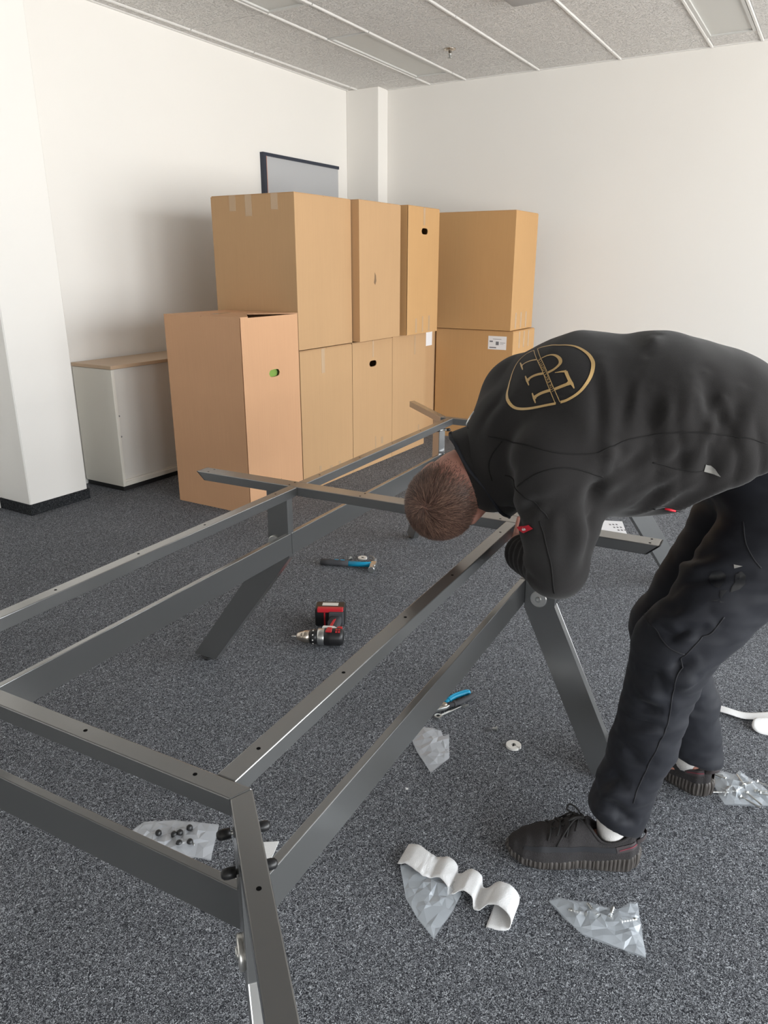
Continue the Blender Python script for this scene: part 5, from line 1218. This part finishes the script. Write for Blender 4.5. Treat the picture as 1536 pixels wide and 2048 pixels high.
def make_shoe(label, mw):
    e = empty('shoe_root', mw); 
    # sole with moulded ribs
    bm = NB(); n = 260; outl = []
    ss = [0.5 - 0.5*math.cos(math.pi*i/(n//2)) for i in range(n//2 + 1)]
    for s in ss: outl.append((s*SL, half_w(s, 1), s))
    for s in ss[::-1][1:-1]: outl.append((s*SL, -half_w(s, -1), s))
    N_ = len(outl); per = [0.0]
    for i in range(N_): a, b = outl[i], outl[(i+1) % N_]; per.append(per[-1] + math.hypot(b[0]-a[0], b[1]-a[1]))
    cx = SL/2
    rows = []
    for f, sc, rib in ((0.0, 0.90, 0.0), (0.06, 0.985, 0.3), (0.3, 1.035, 1.0), (0.6, 1.045, 1.0), (0.85, 1.02, 1.0), (1.0, 0.97, 0.2), (1.02, 0.90, 0.0)):
        row = []
        for i, (x, y, s) in enumerate(outl):
            a, b = outl[i-1], outl[(i+1) % N_]; tx, ty = b[0]-a[0], b[1]-a[1]; L = math.hypot(tx, ty) or 1; nx, ny = -ty/L, tx/L
            if nx*(x-cx) + ny*y < 0: nx, ny = -nx, -ny
            r = 0.0022*rib*(1 if math.sin(per[i]*2*math.pi/0.0098) > -0.35 else -0.8)
            toe = 0.014*max(0, (s-0.82)/0.18)**2                     # toe spring
            lift = toe*(1-f) + 0.004*max(0, (0.10-s)/0.10)*(1-f)
            row.append(bm.verts.new((x + nx*(0.004*(sc-1)*30*0.5 + r) + 0.0, y*(sc if f > 0.05 else 0.93) + ny*r, sole_top(s)*f + lift)))
        rows.append(row)
    for a, b in zip(rows, rows[1:]):
        for i in range(N_): bm.faces.new((a[i], a[(i+1) % N_], b[(i+1) % N_], b[i]))
    bm.faces.new(rows[0][::-1]); bm.faces.new(rows[-1])
    sole = autosmooth(obj('sole', bm, M['sole'], e), 50)
    # knit upper: arches from heel to toe, with the ankle opening pressed in
    bm = NB(); NS, NT = 72, 37; g = []
    for i in range(NS+1):
        s = 0.012 + 0.976*i/NS; row = []
        wl, wr = half_w(s, 1)*1.0 + 0.001, half_w(s, -1)*1.0 + 0.001
        z0 = sole_top(s) - 0.006; z1 = top_line(s)
        for j in range(NT):
            t = -1 + 2*j/(NT-1); a = abs(t); w = wl if t > 0 else wr
            th = a*math.pi/2; p = 2.3 if s > 0.55 else 2.6
            y = w*math.sin(th)**(2/p) if a < 1 else w
            z = z0 + (z1-z0)*max(0, math.cos(th))**(2/p)
            bulge = 1.03 + 0.02*math.sin(math.pi*min(1, (z-z0)/max(0.01, z1-z0)))
            y = math.copysign(y*bulge, t) if t != 0 else 0
            # ankle opening
            oc, ol, ow = 0.245, 0.180, 0.031
            q = ((s-oc)/ol)**2 + (y/ow)**2
            if q < 1.0: z = z - 0.030*min(1, (1.0-q)*3.0)
            row.append(bm.verts.new((s*SL, y, z)))
        g.append(row)
    for a, b in zip(g, g[1:]):
        for j in range(NT-1): bm.faces.new((a[j], b[j], b[j+1], a[j+1]))
    up = obj('knit_upper', bm, M['knit'], e, True)
    ub = BVHTree.FromObject(up, bpy.context.evaluated_depsgraph_get())
    def st(pts, w, off): return surf_strip(pts, w, off, ub)
    # collar rim
    rim = []
    for k in range(49):
        t = 2*math.pi*k/48; s = 0.245 + 0.183*math.cos(t); y = 0.0315*math.sin(t)
        q = ub.ray_cast(Vector((s*SL, y*1.03, 0.2)), Vector((0, 0, -1)))[0]
        rim.append((q if q else Vector((s*SL, y, 0.09))) + Vector((0, 0, 0.002)))
    obj('collar_rim', tube(NB(), rim, 0.0035, 8), M['knit'], up, True)
    for sd in (1, -1):
        P = []
        for s, z in ((0.19, 0.066), (0.30, 0.063), (0.45, 0.062), (0.62, 0.062), (0.78, 0.061), (0.90, 0.056)):
            P.append((s*SL, sd*(half_w(s, sd) + 0.004), z, 0.013 if s < 0.85 else 0.006))
        obj('side_stripe', st(P, 0.013, 0.0010), M['stripe'], up, True, recalc=False)
        tb = obj('heel_tab', st([(0.20*SL, sd*0.040, 0.066, 0.016), (0.12*SL, sd*0.036, 0.072, 0.016), (0.05*SL, sd*0.026, 0.078, 0.015)], 0.016, 0.0022), M['pull'], up, True, recalc=False)
        obj('tab_line', st([(0.18*SL, sd*0.040, 0.066, 0.0028), (0.12*SL, sd*0.036, 0.072, 0.0028), (0.05*SL, sd*0.026, 0.078, 0.0028)], 0.003, 0.0032), M['redline'], tb, True, recalc=False)
    # pull loop at the heel
    lp = [(0.05*SL, 0.022, 0.080), (0.0, 0.018, 0.088), (-0.010, 0.0, 0.092), (0.0, -0.018, 0.088), (0.05*SL, -0.022, 0.080)]
    P = smooth_poly(lp, 6); bm = NB(); prev = None
    for p in P:
        a, b = bm.verts.new(p + Vector((0, 0, 0.006))), bm.verts.new(p - Vector((0, 0, 0.006)))
        if prev: bm.faces.new((prev[0], a, b, prev[1]))
        prev = (a, b)
    pl_ = obj('pull_loop', bm, M['pull'], up, True); pl_.modifiers.new('t', 'SOLIDIFY').thickness = 0.0015
    # laces
    def top(s, y):
        q = ub.ray_cast(Vector((s*SL, y, 0.2)), Vector((0, 0, -1)))[0]; return (q if q else Vector((s*SL, y, 0.08))) + Vector((0, 0, 0.0022))
    for k, s in enumerate((0.48, 0.545, 0.61, 0.675)):
        y = 0.020 + 0.004*(k % 2)
        for sg in (-1, 1):
            path = [top(s - 0.03, -sg*y*0.5)] + [top(s - 0.015 + 0.03*f, sg*y*(2*f-0.9)) for f in (0.3, 0.6, 0.9)] + [top(s + 0.028, sg*(y + 0.010))]
            obj('lace', tube(NB(), smooth_poly(path, 4), 0.0021, 6), M['lace'], up, True)
    kn = top(0.45, 0.0) + Vector((0, 0, 0.004))
    obj('lace_knot', tube(NB(), [kn + Vector((0, -0.006, 0)), kn + Vector((0.002, 0, 0.003)), kn + Vector((0, 0.006, 0))], [0.004, 0.006, 0.004], 8), M['lace'], up, True)
    for sg in (-1, 1):
        loop = [kn, kn + Vector((0.012, sg*0.014, 0.012)), kn + Vector((0.028, sg*0.024, 0.014)), kn + Vector((0.034, sg*0.018, 0.004)), kn + Vector((0.020, sg*0.010, 0.002)), kn]
        obj('lace_loop', tube(NB(), smooth_poly(loop, 5), 0.0022, 6), M['lace'], up, True)
        end = [kn, top(0.52, sg*0.014) + Vector((0, 0, 0.004)), top(0.60, sg*0.032), top(0.64, sg*0.044) + Vector((0, 0, 0.001))]
        le = obj('lace_end', tube(NB(), smooth_poly(end, 5), 0.0021, 6), M['lace'], up, True)
    return e
def shoe_to_person(e, label, sock_pts, sr):
    """re-parent the pieces under one part named shoe below the person"""
    up = [c for c in e.children if c.name.startswith('knit_upper')][0]; sl = [c for c in e.children if c.name.startswith('sole')][0]
    mw = e.matrix_world.copy()
    # bake the placement into the meshes so that the parts stay three levels deep
    kids = list(up.children); grand = [g for k in kids for g in k.children]
    for o in [up, sl] + kids + grand:
        o.data.transform(mw)
    for k in kids: k.parent = up
    for g in grand: g.parent = up
    up.name = 'shoe'; up.parent = person; sl.parent = up; up['label'] = label
    bpy.data.objects.remove(e)
    obj('sock', tube(NB(), sock_pts, sr, 20), M['sock'], person, True)
def shoe_matrix(heel, toe):
    d = Vector((toe[0]-heel[0], toe[1]-heel[1], 0)).normalized()
    return Matrix(((d.x, -d.y, 0, heel[0]), (d.y, d.x, 0, heel[1]), (0, 0, 1, 0), (0, 0, 0, 1)))
a_ = make_shoe('', shoe_matrix((0.609, 1.410), (0.305, 1.446)))
bpy.context.view_layer.update()
shoe_to_person(a_, 'black knit sneaker with ribbed sole, nearer the camera', [(0.540, 1.422, 0.056), (0.540, 1.423, 0.09), (0.543, 1.425, 0.12), (0.548, 1.427, 0.17)], [0.030, 0.034, 0.039, 0.045])
b_ = make_shoe('', shoe_matrix((0.880, 1.642), (0.692, 1.882)))
bpy.context.view_layer.update()
shoe_to_person(b_, 'black knit sneaker with ribbed sole, farther from the camera', [(0.834, 1.700, 0.056), (0.835, 1.696, 0.09), (0.837, 1.688, 0.12), (0.838, 1.680, 0.17)], [0.038, 0.041, 0.045, 0.050])
